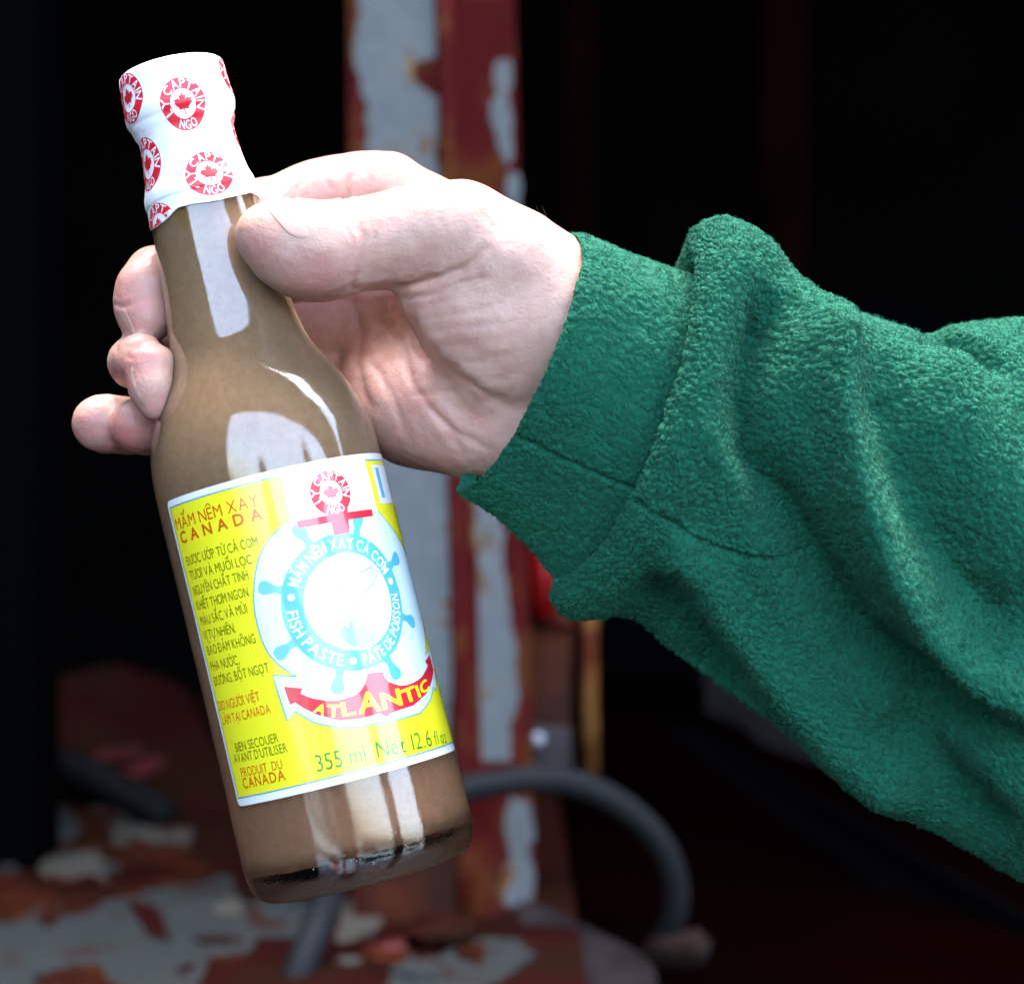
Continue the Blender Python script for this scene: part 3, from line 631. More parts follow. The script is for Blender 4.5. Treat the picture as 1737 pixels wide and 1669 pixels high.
# anchor
lay('anchor_stock', [uhs([(503, 884), (629, 864), (631, 876), (505, 897)])], I_red, label, e0+5.1*es)
lay('anchor_shank', [uhs([(557, 866), (588, 861), (592, 904), (566, 909)])], I_red, label, e0+5.2*es)
lay('anchor', [uhs([(482, 1164), (514, 1167), (510, 1176), (530, 1184), (553, 1188), (572, 1188), (589, 1183), (603, 1178), (612, 1170), (619, 1158), (622, 1142), (648.6, 1139), (652, 1150), (660, 1157), (676, 1163), (688, 1162), (699, 1158), (708, 1153), (715, 1146), (724, 1129), (719, 1122), (726, 1111), (733, 1137), (730.6, 1154), (721.5, 1176.5), (699, 1197), (676, 1204), (664, 1209), (654, 1216), (644, 1209.5), (612, 1218.6), (576, 1222), (539, 1212), (518, 1202), (500.6, 1191), (492.6, 1195)])], I_red, label, e0+5.2*es)
sc_ = uh(561, 836)
seal('label', sc_, 6.0, label, e0+5.6*es, prof, 31.7, I_red, I_white)
base_pts = np.array(uhs([(530, 1209), (545, 1216), (562, 1219.5), (589, 1217.5), (615, 1212), (649, 1207), (685, 1197), (703, 1190), (715, 1183), (728, 1170)]))
bl = np.concatenate([[0], np.cumsum(np.hypot(*np.diff(base_pts, axis=0).T))])
gx = [(0.0, 2.9), (4.0, 7.2), (8.0, 11.6), (12.2, 18.6), (19.0, 25.4), (25.8, 31.2), (31.8, 33.0), (33.8, 38.5)]
tot = bl[-1]/38.8
for ch, (x0, x1), hh in zip('ATLANTIC', gx, [2.5, 2.9, 3.5, 5.0, 4.2, 3.5, 3.1, 2.9]):
    co, fs = glyphs(ch, .03); w = co[:, 0].max()-co[:, 0].min(); xm = co[:, 0].min()
    s_ = x0*tot+(co[:, 0]-xm)/w*(x1-x0)*tot
    bx = np.interp(s_, bl, base_pts[:, 0]); by = np.interp(s_, bl, base_pts[:, 1])
    sm = .5*(x0+x1)*tot; tx = np.interp(sm+1, bl, base_pts[:, 0])-np.interp(sm-1, bl, base_pts[:, 0]); ty = np.interp(sm+1, bl, base_pts[:, 1])-np.interp(sm-1, bl, base_pts[:, 1])
    L = math.hypot(tx, ty); n = np.array([-ty/L, tx/L]); y = co[:, 1]/.69*hh+.55
    lay('lettering', None, I_yel, label, e0+7*es, tris=(np.stack([bx+n[0]*y, by+n[1]*y], -1), fs))
# right-hand box
bxL = uh(622, 790)[0]; 
lay('side_panel', [[(pTR[0]+2.6, pBR[1]+1.0), (fx1-1.5, pBR[1]+1.0), (fx1-1.5, fy1-1.4), (pTR[0]+2.6, fy1-1.4)]], I_white, label, e0+2*es)
lay('side_bar', [[(pTR[0]+4.5, pBR[1]+2.6), (pTR[0]+6.6, pBR[1]+2.6), (pTR[0]+6.6, fy1-2.2), (pTR[0]+4.5, fy1-2.2)]], I_blue, label, e0+3*es)
# wording
def cap_mm(p): return p/6.17
LINES = [('MẮM NÊM XAY', (302, 900), (440, 857.6), 20, I_or, 0), ('C A N A D A', (309.6, 921.8), (447, 880), 18.5, I_or, .025),
 ('ĐƯỢC ƯỚP TỪ CÁ CƠM', (319, 959.5), (439, 925.5), 15.5, I_green, 0), ('TƯƠI VÀ MUỐI LỌC', (325.5, 984), (429, 955.7), 15.5, I_green, 0), ('NGUYÊN CHẤT TINH', (331, 1010.5), (423, 982), 15.5, I_green, 0),
 ('KHIẾT THƠM NGON', (337, 1035), (423, 1011), 15.5, I_green, 0), ('MÀU SẮC VÀ MÙI', (343.6, 1061.4), (421, 1038.8), 15.5, I_green, 0), ('VỊ TỰ NHIÊN.', (348, 1086), (402, 1072), 15.5, I_green, 0),
 ('BẢO ĐẢM KHÔNG', (355, 1111), (435, 1090), 15.5, I_green, 0), ('PHA NƯỚC,', (360.6, 1138), (407.8, 1126), 15.5, I_green, 0), ('ĐƯỜNG, BỘT NGỌT', (366, 1163), (458, 1139), 15.5, I_green, 0),
 ('DO NGƯỜI VIỆT', (373.8, 1205), (442.5, 1188), 15.5, I_or, 0), ('LÀM TẠI CANADA', (380, 1229), (460.6, 1208.7), 15.5, I_or, 0),
 ('BIEN SECOUER', (402, 1275), (474, 1257.7), 15, I_green, 0), ("AVANT D'UTILISER", (400, 1294), (489, 1274.7), 15, I_green, 0), ('PRODUIT  DU', (411.6, 1317.4), (480.6, 1303), 15, I_or, 0), ('CANADA', (415, 1337), (486, 1322), 17, I_or, .012),
 ('355 ml', (539, 1309), (622, 1290), 27, I_green2, 0), ('Net 12.6', (641, 1285.5), (733, 1265), 27, I_green2, 0), ('fl oz', (738, 1263.5), (757, 1259.6), 23, I_green2, 0)]
for body, a, b_, c, m_, bo in LINES:
    text_line('lettering', body, uh(*a), uh(*b_), cap_mm(c), m_, label, e0+2*es, bo)

# --- foil capsule
edge = [inv(x, y, capprof) for x, y in [(249, 389), (256, 391), (266, 385), (276, 377), (287, 368), (294, 360), (299, 354), (308, 351), (340, 345), (370, 340), (400, 333), (424, 328)]]
ea = np.array([e[0] for e in edge]); eh = np.array([e[1] for e in edge]); k = np.argsort(ea); ea, eh = ea[k], eh[k]
NC, NH = 180, 130
tc = np.arange(NC)/NC*2*math.pi; tc = np.where(tc > math.pi, tc-2*math.pi, tc)
he = np.interp(tc, np.concatenate([[-math.pi], ea, [math.pi]]), np.concatenate([[eh[-1]-1], eh, [eh[-1]-1]]))+vnoise(np.stack([np.cos(tc)*9, np.sin(tc)*9, tc*0], -1), 3)*.25
k = np.linspace(0, 1, NH)
HH = he[:, None]+(CH[-1]-he)[:, None]*k[None]; TT = np.broadcast_to(tc[:, None], HH.shape)
cyl = np.stack([np.cos(TT)*14, np.sin(TT)*14, HH], -1)
wr = fbm(cyl*[.12, .12, .35], 3, 21)*.48*np.exp(-((HH-h_of_t(285))/5)**2)+fbm(cyl*[.25, .25, .08], 2, 31)*.17*np.clip((h_of_t(300)-HH)/6, 0, 1)
def capwr(th_, h_):
    c = np.stack([np.cos(th_)*14, np.sin(th_)*14, h_], -1)
    return fbm(c*[.12, .12, .35], 3, 21)*.48*np.exp(-((h_-h_of_t(285))/5)**2)+fbm(c*[.25, .25, .08], 2, 31)*.17*np.clip((h_of_t(300)-h_)/6, 0, 1)
RRc = capprof(HH)+wr
V = world(surf(TT, HH, RRc)); Vt = np.broadcast_to(world(surf(0, CH[-1]+.35, 0)), (NC, 1, 3)); Vm = world(surf(tc, np.full(NC, CH[-1]+.3), np.full(NC, 9.0)))[:, None]
Vi = world(surf(tc, he+.02, capprof(he)-.3))[:, None]
foil = quad_mesh('foil_capsule', np.concatenate([Vi, V, Vm, Vt], 1), M_foil, bottle, wrap_u=True)
_lay_old = lay
def capsurf(h): return capprof(h)
for (x, y, r_, ky_) in [(311, 175, 6.05, 1.2), (355.5, 293, 6.35, 1.0), (219, 166, 6.2, 1.12), (251, 279, 6.2, 1.2), (270, 384, 6.3, 1.0), (392, 128, 6.1, 1.), (400, 225, 6.1, 1.)]:
    a, h = inv(x, y, capprof)
    if x == 392: a = R(92)
    if x == 400: a = R(100)
    if x == 219: a -= R(2)
    rr = 14.6; pm = foil
    n0 = set(bpy.data.objects)
    seal('foil', np.array([a*rr, h]), r_, foil, .10, lambda q: capprof(q), rr, I_seal, I_sealw, ky_)
    for o in set(bpy.data.objects)-n0:      # follow the foil's wrinkles; trim what the torn edge cuts off
        me = o.data; n = len(me.vertices); co = np.empty(n*3, np.float32); me.vertices.foreach_get('co', co); co = co.reshape(-1, 3).astype(float)
        q = (co-[0, 0, CAMZ])*1000-O0; hh = q@A; rad = q-hh[:, None]*A; rl = np.linalg.norm(rad, axis=1); tt = np.arctan2(rad@E1, rad@E2)
        rad = rad/rl[:, None]*(rl+capwr(tt, hh))[:, None]
        co = world(O0+hh[:, None]*A+rad); me.vertices.foreach_set('co', co.astype(np.float32).ravel())
        hed = np.interp(tt, np.concatenate([[-math.pi], ea, [math.pi]]), np.concatenate([[eh[-1]-1], eh, [eh[-1]-1]]))
        bad = hh < hed+.1
        if bad.any():
            bm = bmesh.new(); bm.from_mesh(me); bm.verts.ensure_lookup_table()
            bmesh.ops.delete(bm, geom=[bm.verts[i] for i in np.nonzero(bad)[0]], context='VERTS'); bm.to_mesh(me); bm.free()
        me.update()
        if len(me.polygons) == 0: bpy.data.objects.remove(o)

# ------------------------------------------------------------------ the person: hand and fleece sleeve
person = empty('person', world(unproj(1500, 900, 630))); tagit(person, 'outstretched right hand and green fleece sleeve of a person holding the bottle', 'person')

# skin
m = bpy.data.materials.new('skin'); m.use_nodes = True; t = m.node_tree; b = t.nodes['Principled BSDF']
b.inputs['Roughness'].default_value = .46; b.inputs['Specular IOR Level'].default_value = .45
b.inputs['Subsurface Weight'].default_value = .2; b.inputs['Subsurface Radius'].default_value = (1, .35, .2); b.inputs['Subsurface Scale'].default_value = .003
at = t.nodes.new('ShaderNodeAttribute'); at.attribute_name = 'flush_shade'
g1 = t.nodes.new('ShaderNodeNewGeometry'); n1 = t.nodes.new('ShaderNodeTexNoise'); n1.inputs['Scale'].default_value = 140; n1.inputs['Detail'].default_value = 5
t.links.new(g1.outputs['Position'], n1.inputs['Vector'])
r1 = t.nodes.new('ShaderNodeValToRGB'); r1.color_ramp.elements[0].position = .3; r1.color_ramp.elements[1].position = .7
r1.color_ramp.elements[0].color = (.40, .222, .170, 1); r1.color_ramp.elements[1].color = (.485, .305, .243, 1); t.links.new(n1.outputs[0], r1.inputs[0])
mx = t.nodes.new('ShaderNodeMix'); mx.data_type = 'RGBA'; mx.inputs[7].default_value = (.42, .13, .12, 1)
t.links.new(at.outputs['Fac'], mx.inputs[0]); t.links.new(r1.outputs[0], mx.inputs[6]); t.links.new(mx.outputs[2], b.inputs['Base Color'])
n2 = t.nodes.new('ShaderNodeTexVoronoi'); n2.feature = 'DISTANCE_TO_EDGE'; n2.inputs['Scale'].default_value = 750; t.links.new(g1.outputs['Position'], n2.inputs['Vector'])
n3 = t.nodes.new('ShaderNodeTexNoise'); n3.inputs['Scale'].default_value = 350; n3.inputs['Detail'].default_value = 4; t.links.new(g1.outputs['Position'], n3.inputs['Vector'])
ad = t.nodes.new('ShaderNodeMath'); ad.operation = 'MULTIPLY_ADD'; ad.inputs[1].default_value = .35; t.links.new(n2.outputs[0], ad.inputs[0]); t.links.new(n3.outputs[0], ad.inputs[2])
bp = t.nodes.new('ShaderNodeBump'); bp.inputs['Distance'].default_value = .00038; bp.inputs['Strength'].default_value = .9; t.links.new(ad.outputs[0], bp.inputs['Height']); t.links.new(bp.outputs[0], b.inputs['Normal'])
M_skin = m

VOX = .65
X0 = np.array([-128., 560., -30.]); X1 = np.array([55., 665., 108.])
dims = np.ceil((X1-X0)/VOX).astype(int)
def new_field(): return np.full(dims, 60., np.float32)
def smin(a, b, k):
    h = np.maximum(k-np.abs(a-b), 0)/k; return np.minimum(a, b)-h*h*k*.25
def cone(fld, p0, r0, p1, r1, k):
    m_ = max(r0, r1)+k+4; lo = np.floor((np.minimum(p0, p1)-m_-X0)/VOX).astype(int); hi = np.ceil((np.maximum(p0, p1)+m_-X0)/VOX).astype(int)
    lo = np.clip(lo, 0, dims); hi = np.clip(hi, 0, dims)
    if (hi <= lo).any(): return
    ax = [np.arange(lo[i], hi[i])*VOX+X0[i] for i in range(3)]
    x, y, z = np.meshgrid(*ax, indexing='ij', sparse=True)
    ba = p1-p0; l2 = ba@ba
    tt = np.clip(((x-p0[0])*ba[0]+(y-p0[1])*ba[1]+(z-p0[2])*ba[2])/l2, 0, 1)
    d = np.sqrt((x-p0[0]-tt*ba[0])**2+(y-p0[1]-tt*ba[1])**2+(z-p0[2]-tt*ba[2])**2)-(r0+(r1-r0)*tt)
    s = np.s_[lo[0]:hi[0], lo[1]:hi[1], lo[2]:hi[2]]; fld[s] = smin(fld[s], d.astype(np.float32), k)
def chain(pts, k=3.5, fld=None):
    fld = new_field() if fld is None else fld
    for a_, b_ in zip(pts[:-1], pts[1:]): cone(fld, P(*a_[:3]), a_[3], P(*b_[:3]), b_[3], k)
    return fld
palm = new_field()
chain([(1040, 560, 24, 20), (960, 545, 22, 17), (800, 470, 36, 13.5), (740, 415, 42, 12.5)], 9, palm)      # index ray
chain([(1040, 600, 26, 20), (960, 600, 26, 16), (800, 540, 38, 13.5), (650, 480, 47, 12)], 9, palm)
chain([(1020, 650, 26, 20), (940, 660, 26, 15), (800, 620, 36, 13.5), (640, 570, 47, 12)], 9, palm)
chain([(1000, 690, 20, 20), (900, 712, 18, 17.5), (790, 700, 22, 16.5), (700, 694, 30, 14.5), (630, 670, 40, 12)], 9, palm)
thumb = chain([(448, 398, -13, 7.2), (468, 407, -12.5, 9.6), (502, 420, -11, 11.6), (545, 428, -9, 12.1), (598, 417, -6, 11.3), (655, 410, -4, 11.8), (715, 398, -2, 12.8), (785, 402, 0, 14.2), (860, 455, 2, 16.5), (935, 520, 8, 19), (1040, 575, 16, 21)], 5)
chain([(930, 560, 4, 17), (850, 555, 2, 15.5), (790, 530, 2, 13.5), (740, 500, 4, 10)], 6, thumb)             # thenar pad
chain([(900, 610, 6, 15), (850, 610, 7, 14), (800, 580, 8, 12)], 6, thumb)
chain([(715, 408, 2, 9), (712, 398, 14, 8), (712, 392, 27, 8), (720, 385, 40, 10)], 6, thumb)   # web between thumb and forefinger
chain([(800, 430, 4, 12), (800, 425, 22, 11), (800, 425, 40, 12)], 8, thumb)
index = chain([(790, 420, 42, 13.5), (720, 372, 42, 12.5), (655, 330, 42, 11.8), (612, 327, 41, 11.2), (560, 334, 40, 10.6), (520, 345, 39, 10.6), (440, 366, 35, 9.8), (345, 415, 27, 8.5)], 4)
middle = chain([(700, 480, 46, 12), (560, 455, 48, 10.8), (460, 455, 44, 10.2), (340, 470, 34, 9.4), (264, 468, 17, 8.0), (248, 494, 13, 8.3), (247, 522, 12, 8.1), (249, 541, 10, 7.5)], 3)
ring = chain([(690, 570, 47, 12), (600, 560, 49, 11), (460, 575, 48, 10), (310, 620, 34, 9), (228, 616, 11, 6.8), (235, 612, 2, 6.8)], 3)
chain([(238, 612, 2, 6.4), (255, 624, -6, 6.4), (258, 660, -8, 5.9), (262, 688, -9, 4.0)], 2.5, ring)
ring2 = chain([(670, 640, 46, 11), (560, 640, 50, 10.6), (420, 670, 50, 9.6), (310, 712, 38, 8.6), (246, 722, 14, 7.6), (232, 722, 10, 7.4)], 3)
pinky = chain([(640, 690, 40, 11.5), (560, 690, 48, 10), (430, 720, 50, 9), (300, 728, 42, 8), (215, 722, 22, 7.6), (176, 718, 17, 7.9), (168, 717, 16, 7.2)], 3)
fld = palm
for fk, kk in ((index, 5), (middle, 3), (ring, 3), (ring2, 3), (pinky, 3)): fld = smin(fld, fk, kk) if fk is index else np.minimum(fld, fk) if False else smin(fld, fk, 2.2)
fld = smin(fld, thumb, 4.0)
def surface_nets(f, org, h):
    s = f < 0
    c = np.zeros(tuple(np.array(f.shape)-1), np.int8)
    corners = [(i, j, k) for i in (0, 1) for j in (0, 1) for k in (0, 1)]
    nx, ny, nz = c.shape
    for i, j, k in corners: c += s[i:i+nx, j:j+ny, k:k+nz]
    idx = np.argwhere((c > 0) & (c < 8)); n = len(idx)
    vid = np.full(c.shape, -1, np.int64); vid[tuple(idx.T)] = np.arange(n)
    vals = np.stack([f[idx[:, 0]+i, idx[:, 1]+j, idx[:, 2]+k] for i, j, k in corners], 1).astype(float)
    cp = np.array(corners, float); acc = np.zeros((n, 3)); cnt = np.zeros(n)
    for a_ in range(8):
        for b_ in range(a_+1, 8):
            if abs(cp[a_]-cp[b_]).sum() != 1: continue
            va, vb = vals[:, a_], vals[:, b_]; mk = (va < 0) != (vb < 0)
            tt = np.where(mk, va/np.where(mk, va-vb, 1), 0)
            acc[mk] += cp[a_]+tt[mk, None]*(cp[b_]-cp[a_]); cnt[mk] += 1
    v = (idx+acc/cnt[:, None])*h+org
    quads = []
    for ax in range(3):
        sh = [slice(None)]*3; sh2 = [slice(None)]*3; sh[ax] = slice(0, -1); sh2[ax] = slice(1, None)
        e = np.argwhere(s[tuple(sh)] != s[tuple(sh2)]); o1, o2 = [(1, 2), (2, 0), (0, 1)][ax]
        e = e[(e[:, o1] > 0) & (e[:, o2] > 0) & (e[:, o1] < f.shape[o1]-1) & (e[:, o2] < f.shape[o2]-1)]
        ins = s[tuple(e.T)]
        def cell(d1, d2):
            q = e.copy(); q[:, o1] -= d1; q[:, o2] -= d2; return vid[tuple(q.T)]
        q = np.stack([cell(0, 0), cell(1, 0), cell(1, 1), cell(0, 1)], 1)
        q[~ins] = q[~ins][:, ::-1]; quads.append(q)
    q = np.concatenate(quads); return v, q[(q >= 0).all(1)]
hv, hq = surface_nets(fld, X0, VOX)
def vnormals(v, q):
    n = np.cross(v[q[:, 2]]-v[q[:, 0]], v[q[:, 3]]-v[q[:, 1]]); o = np.zeros_like(v)
    for k in range(4): np.add.at(o, q[:, k], n)
    return o/(np.linalg.norm(o, axis=1)[:, None]+1e-9)
def relax(v, q, it=3, lam=.5):
    n = len(v); e = np.concatenate([q[:, [0, 1]], q[:, [1, 2]], q[:, [2, 3]], q[:, [3, 0]]]); cnt = np.bincount(e[:, 0], minlength=n)+np.bincount(e[:, 1], minlength=n)
    for _ in range(it):
        s = np.zeros_like(v)
        for k in range(3): s[:, k] = np.bincount(e[:, 0], v[e[:, 1], k], n)+np.bincount(e[:, 1], v[e[:, 0], k], n)
        v = v+lam*(s/np.maximum(cnt, 1)[:, None]-v)
    return v
hv = relax(hv, hq, 4)
# gentle flesh irregularity, then skin folds and palm lines pressed into the surface that faces the camera
nn = vnormals(hv, hq)
if (nn[:, 1]*1 > 0)[np.argmin(hv[:, 1])]: hq = hq[:, ::-1]; nn = -nn
hv = hv+nn*(fbm(hv*.07, 2, 3)*.5+fbm(hv*.22, 2, 8)*.14)[:, None]
nn = vnormals(hv, hq)
CREASES = [  # polyline in photo pixels, half width px, depth mm
 ([(600, 492), (647, 488), (692, 484), (718, 478), (751, 469), (789, 454), (826, 420)], 6, .9), ([(690, 500), (696, 542), (707, 575), (737, 613), (781, 646), (826, 672), (874, 691)], 10, 1.3),
 ([(703, 527), (751, 512), (789, 500)], 5, .5), ([(707, 546), (751, 536), (800, 526), (850, 520)], 6, .5), ([(714, 566), (770, 556), (844, 550)], 6, .45), ([(730, 592), (790, 584), (860, 572)], 6, .45), ([(760, 622), (820, 612), (890, 596)], 6, .4), ([(690, 508), (740, 498), (790, 478), (830, 470)], 5, .5), ([(800, 650), (850, 640), (890, 632)], 5, .35),
 ([(603, 520), (612, 564), (607, 601), (612, 657), (630, 700)], 8, .9), ([(618, 601), (647, 639), (673, 694), (700, 760)], 7, .6), ([(685, 606), (703, 657), (733, 698), (763, 728), (795, 790)], 7, .7), ([(733, 694), (770, 731), (837, 768)], 6, .6), ([(690, 674), (740, 666), (780, 668)], 6, .4), ([(560, 600), (600, 604), (640, 600)], 6, .4), ([(640, 540), (680, 580), (690, 610)], 8, .6),
 ([(503, 312), (497, 330), (493, 352)], 4, .55), ([(592, 296), (588, 322), (584, 348)], 5, .8), ([(556, 308), (562, 322)], 4, .3), ([(630, 300), (626, 320)], 4, .3),
 ([(602, 372), (613, 400), (612, 440), (600, 474)], 6, .28), ([(588, 380), (598, 410), (596, 452)], 4, .2), ([(626, 372), (634, 402), (630, 446)], 4, .16), ([(590, 494), (604, 478), (610, 462)], 5, .5),
 ([(740, 360), (760, 400), (752, 440)], 5, .15), ([(770, 352), (792, 400), (790, 440)], 6, .15), ([(194, 516), (210, 519), (222, 517)], 4, .6), ([(212, 590), (245, 586), (280, 585)], 5, .5), ([(196, 585), (200, 600)], 4, .4), ([(216, 604), (226, 608)], 4, .4), ([(198, 500), (204, 514)], 4, .3), ([(810, 350), (850, 400), (880, 460)], 8, .15)]
pp = proj(hv); face = (nn*(-hv/np.linalg.norm(hv, axis=1)[:, None])).sum(1) > -.1
disp = np.zeros(len(hv)); front = hv[:, 1]
for line, w, a_ in CREASES:
    L = np.array(line); bb = (pp[:, 0] > L[:, 0].min()-30) & (pp[:, 0] < L[:, 0].max()+30) & (pp[:, 1] > L[:, 1].min()-30) & (pp[:, 1] < L[:, 1].max()+30) & face
    if not bb.any(): continue
    i = np.nonzero(bb)[0]; d, _, par = polyline_dist(pp[i]+np.stack([vnoise(hv[i]*.35, 61), vnoise(hv[i]*.35, 62)], -1)*2.5, line)
    fade = np.clip(np.minimum(par, 1-par)*5+.25, 0, 1)
    disp[i] -= (a_*(.3 if L[0, 0] > 702 and L[:, 1].max() < 660 else .62 if L[:, 1].min() > 490 else 1))*fade*(np.exp(-(d/w)**2)-.35*np.exp(-((d-2.2*w)/(1.3*w))**2))
# fine cross wrinkles on the thenar and thumb base
i = np.nonzero(face & (pp[:, 0] > 640) & (pp[:, 0] < 960) & (pp[:, 1] > 380) & (pp[:, 1] < 720))[0]
u_ = (pp[i, 0]*.35+pp[i, 1]*.94)/9+fbm(hv[i]*.10, 2, 77)*3.0
wgt = np.exp(-(((pp[i, 0]-790)/110)**2+((pp[i, 1]-545)/95)**2))
disp[i] += np.sin(u_)*.05*wgt+fbm(hv[i]*[.5, .5, 1.1], 3, 91)*.07*wgt
hv = hv+nn*disp[:, None]
# keep clear of the bottle: flesh flattens where it presses on the glass
q = hv-O0; hh = q@A; rad = q-hh[:, None]*A; rl = np.linalg.norm(rad, axis=1); rb = np.where(hh > eh[-1], capprof(hh), prof(hh))+.06
push = np.where((hh > PH[0]) & (hh < CH[-1]), np.maximum(rb-rl, 0), 0); hv = hv+rad/rl[:, None]*push[:, None]
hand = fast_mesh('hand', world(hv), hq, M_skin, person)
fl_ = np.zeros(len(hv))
for x, y, r_, a_ in [(540, 480, 60, .55), (440, 420, 45, .35), (235, 510, 50, .55), (240, 600, 30, .7), (220, 740, 50, .8), (150, 720, 45, .6), (205, 640, 30, .7), (700, 500, 60, .25), (560, 330, 90, .3), (600, 560, 120, .32), (560, 640, 110, .3), (690, 640, 110, .25), (760, 740, 100, .25), (460, 390, 30, .2), (255, 450, 40, .4), (260, 690, 30, .4), (590, 470, 40, .4), (420, 330, 60, .3)]:  # skin redness, deepened over the palm to put shade there
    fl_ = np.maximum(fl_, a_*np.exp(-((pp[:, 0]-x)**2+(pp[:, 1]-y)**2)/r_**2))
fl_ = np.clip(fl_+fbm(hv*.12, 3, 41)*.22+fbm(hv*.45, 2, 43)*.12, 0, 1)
at = hand.data.attributes.new('flush_shade', 'FLOAT', 'POINT'); at.data.foreach_set('value', fl_.astype(np.float32))

M_nail = mat('nail', (.40, .225, .18), .42, .3, col2=(.45, .27, .22), vscale=120)
bvh = BVHTree.FromPolygons([tuple(p) for p in world(hv)], hq.tolist())
camp = Vector((0, 0, CAMZ))
def nail(poly, lift=.00022):
    """a plate laid on the finger where the photo shows it: outline in pixels, cast onto the flesh, raised and domed"""
    c = np.mean(poly, 0); ring = smooth_path(list(poly)+[poly[0]], 40)[:-1]; rows = []
    for s in (1.0, .97, .86, .66, .4, .02):
        row = []
        for p in ring:
            x = c+(p-c)*s; d = Vector(unproj(x[0], x[1], 1.0)).normalized(); hit, nr, _, _ = bvh.ray_cast(camp, d)
            if hit is None or (rows and (hit-Vector(rows[0][len(row)])).length > .012): print('nail missed', x); return None
            row.append(np.array(hit)-np.array(d)*(lift*min(1, (1-s)*9)+.00002))
        rows.append(row)
    return quad_mesh('nail', np.array(rows).transpose(1, 0, 2), M_nail, hand, wrap_u=True)
nail(np.array([(446, 344), (468, 352), (498, 366), (520, 388), (522, 403), (506, 405), (488, 396), (468, 374), (452, 354)], float))
nail(np.array([(206, 524), (212, 525), (219, 540), (229, 564), (225, 568), (214, 559), (208, 546), (205, 534)], float))
nail(np.array([(224, 622), (226, 640), (234, 668), (252, 694), (246, 691), (232, 674), (223, 650), (221, 632)], float))

# a few dark hairs on the back of the wrist
def hair_obj(name, strands, radii, m_, parent):
    hc = bpy.data.hair_curves.new(name); n, k = strands.shape[:2]; hc.add_curves([k]*n)
    hc.attributes['position'].data.foreach_set('vector', strands.astype(np.float32).ravel()) if 'position' in hc.attributes else hc.points.foreach_set('position', strands.astype(np.float32).ravel())
    ra = hc.attributes.new('radius', 'FLOAT', 'POINT') if 'radius' not in hc.attributes else hc.attributes['radius']
    ra.data.foreach_set('value', np.broadcast_to(radii, (n, k)).astype(np.float32).ravel())
    hc.materials.append(m_); o = bpy.data.objects.new(name, hc); COL.objects.link(o); o.parent = parent
    o.matrix_parent_inverse = wmat(parent).inverted()
    return o
cand = np.nonzero((pp[:, 0] > 840) & (pp[:, 0] < 965) & (pp[:, 1] < 350+(pp[:, 0]-840)*.62) & (nn[:, 2] > .25))[0]
if len(cand) > 60:
    i = rng.choice(cand, 12); st = []
    for k in i:
        d = nn[k]*.55+np.array([-.5, .1, .45])+rng.normal(0, .35, 3); d /= np.linalg.norm(d); l = rng.uniform(2., 5.); bend = rng.normal(0, .25, 3)
        st.append([hv[k]+d*l*t_+bend*l*t_*t_ for t_ in (0, .35, .7, 1)])
    o = hair_obj('arm_hair', world(np.array(st)), np.array([.028, .024, .018, .008])*.001, mat('dark_hair', (.03, .018, .012), .5), hand); tagit(o, kind='stuff')

# --- fleece sleeve
def stations(tab, n):
    """tab rows: T(px,py), B(px,py), F(px,py), depth offset, half thickness, half thickness behind"""
    c = np.array([[*r[0], *r[1], *r[2], r[3], r[4], r[5]] for r in tab], float); return smooth_path(c, n)
def tube_from_stations(tab, n, nf, nb, under=.3):
    st = stations(tab, n); a_ = np.concatenate([np.linspace(0, math.pi, nf, endpoint=False), np.linspace(math.pi, 2*math.pi, nb, endpoint=False)])
    T, B, Fm = st[:, 0:2], st[:, 2:4], st[:, 4:6]; C = (T+B)/2
    ca, sa = np.cos(a_)[None, :, None], np.sin(a_)[None, :, None]
    ca = np.sign(ca)*np.abs(ca)**.92
    px = C[:, None]+ca*((T-B)/2)[:, None]+np.where(sa > 0, sa, sa*.08)*(Fm-C)[:, None]
    th_ = np.where(np.sin(a_)[None] > 0, st[:, 7:8], st[:, 8:9]); th_ = th_*(1-under*np.clip(-np.cos(a_), 0, 1)**1.3)[None]; dep = st[:, 6:7]-np.sin(a_)[None]*th_
    D = 600+dep; X = (px[..., 0]-868.5)/F*D; Z = (834.5-px[..., 1])/F*D
    return np.stack([X, np.broadcast_to(D, X.shape), Z], -1), a_
def ridge(pts, line, wl, wr_, amp, taper=(.0, .0)):
    d, s, par = polyline_dist(pts, line); w = np.where(s > 0, wr_, wl)
    tp = np.clip((par+.02)/max(taper[0], 1e-3), 0, 1)*np.clip((1-par+.02)/max(taper[1], 1e-3), 0, 1)
    return amp*np.exp(-(d/w)**2)*tp
def gnormals(V):
    du = np.gradient(V, axis=0); dv = np.roll(V, -1, 1)-np.roll(V, 1, 1); n = np.cross(du, dv); n /= np.linalg.norm(n, axis=-1)[..., None]+1e-9
    return n
def fleece(V, amp=1.0, seed=0, scale=.43):
    w = np.stack([fbm(V*.25, 2, seed+5), fbm(V*.25, 2, seed+6), fbm(V*.25, 2, seed+7)], -1)*1.4
    q = (V+w)*[1., .8, 1.1]*scale
    d1, d2 = worley(q, seed); e = 1-np.exp(-((d2-d1)/.16)**1.5)
    d3, d4 = worley(q*1.9+7, seed+50); e2 = 1-np.exp(-((d4-d3)/.16)**1.5)
    return amp*((e-.8)*.55+(e2-.8)*.30+(.5-d1)*.22+fbm(V*.15, 2, seed+9)*.30)
m = bpy.data.materials.new('green_fleece'); m.use_nodes = True; t = m.node_tree; b = t.nodes['Principled BSDF']
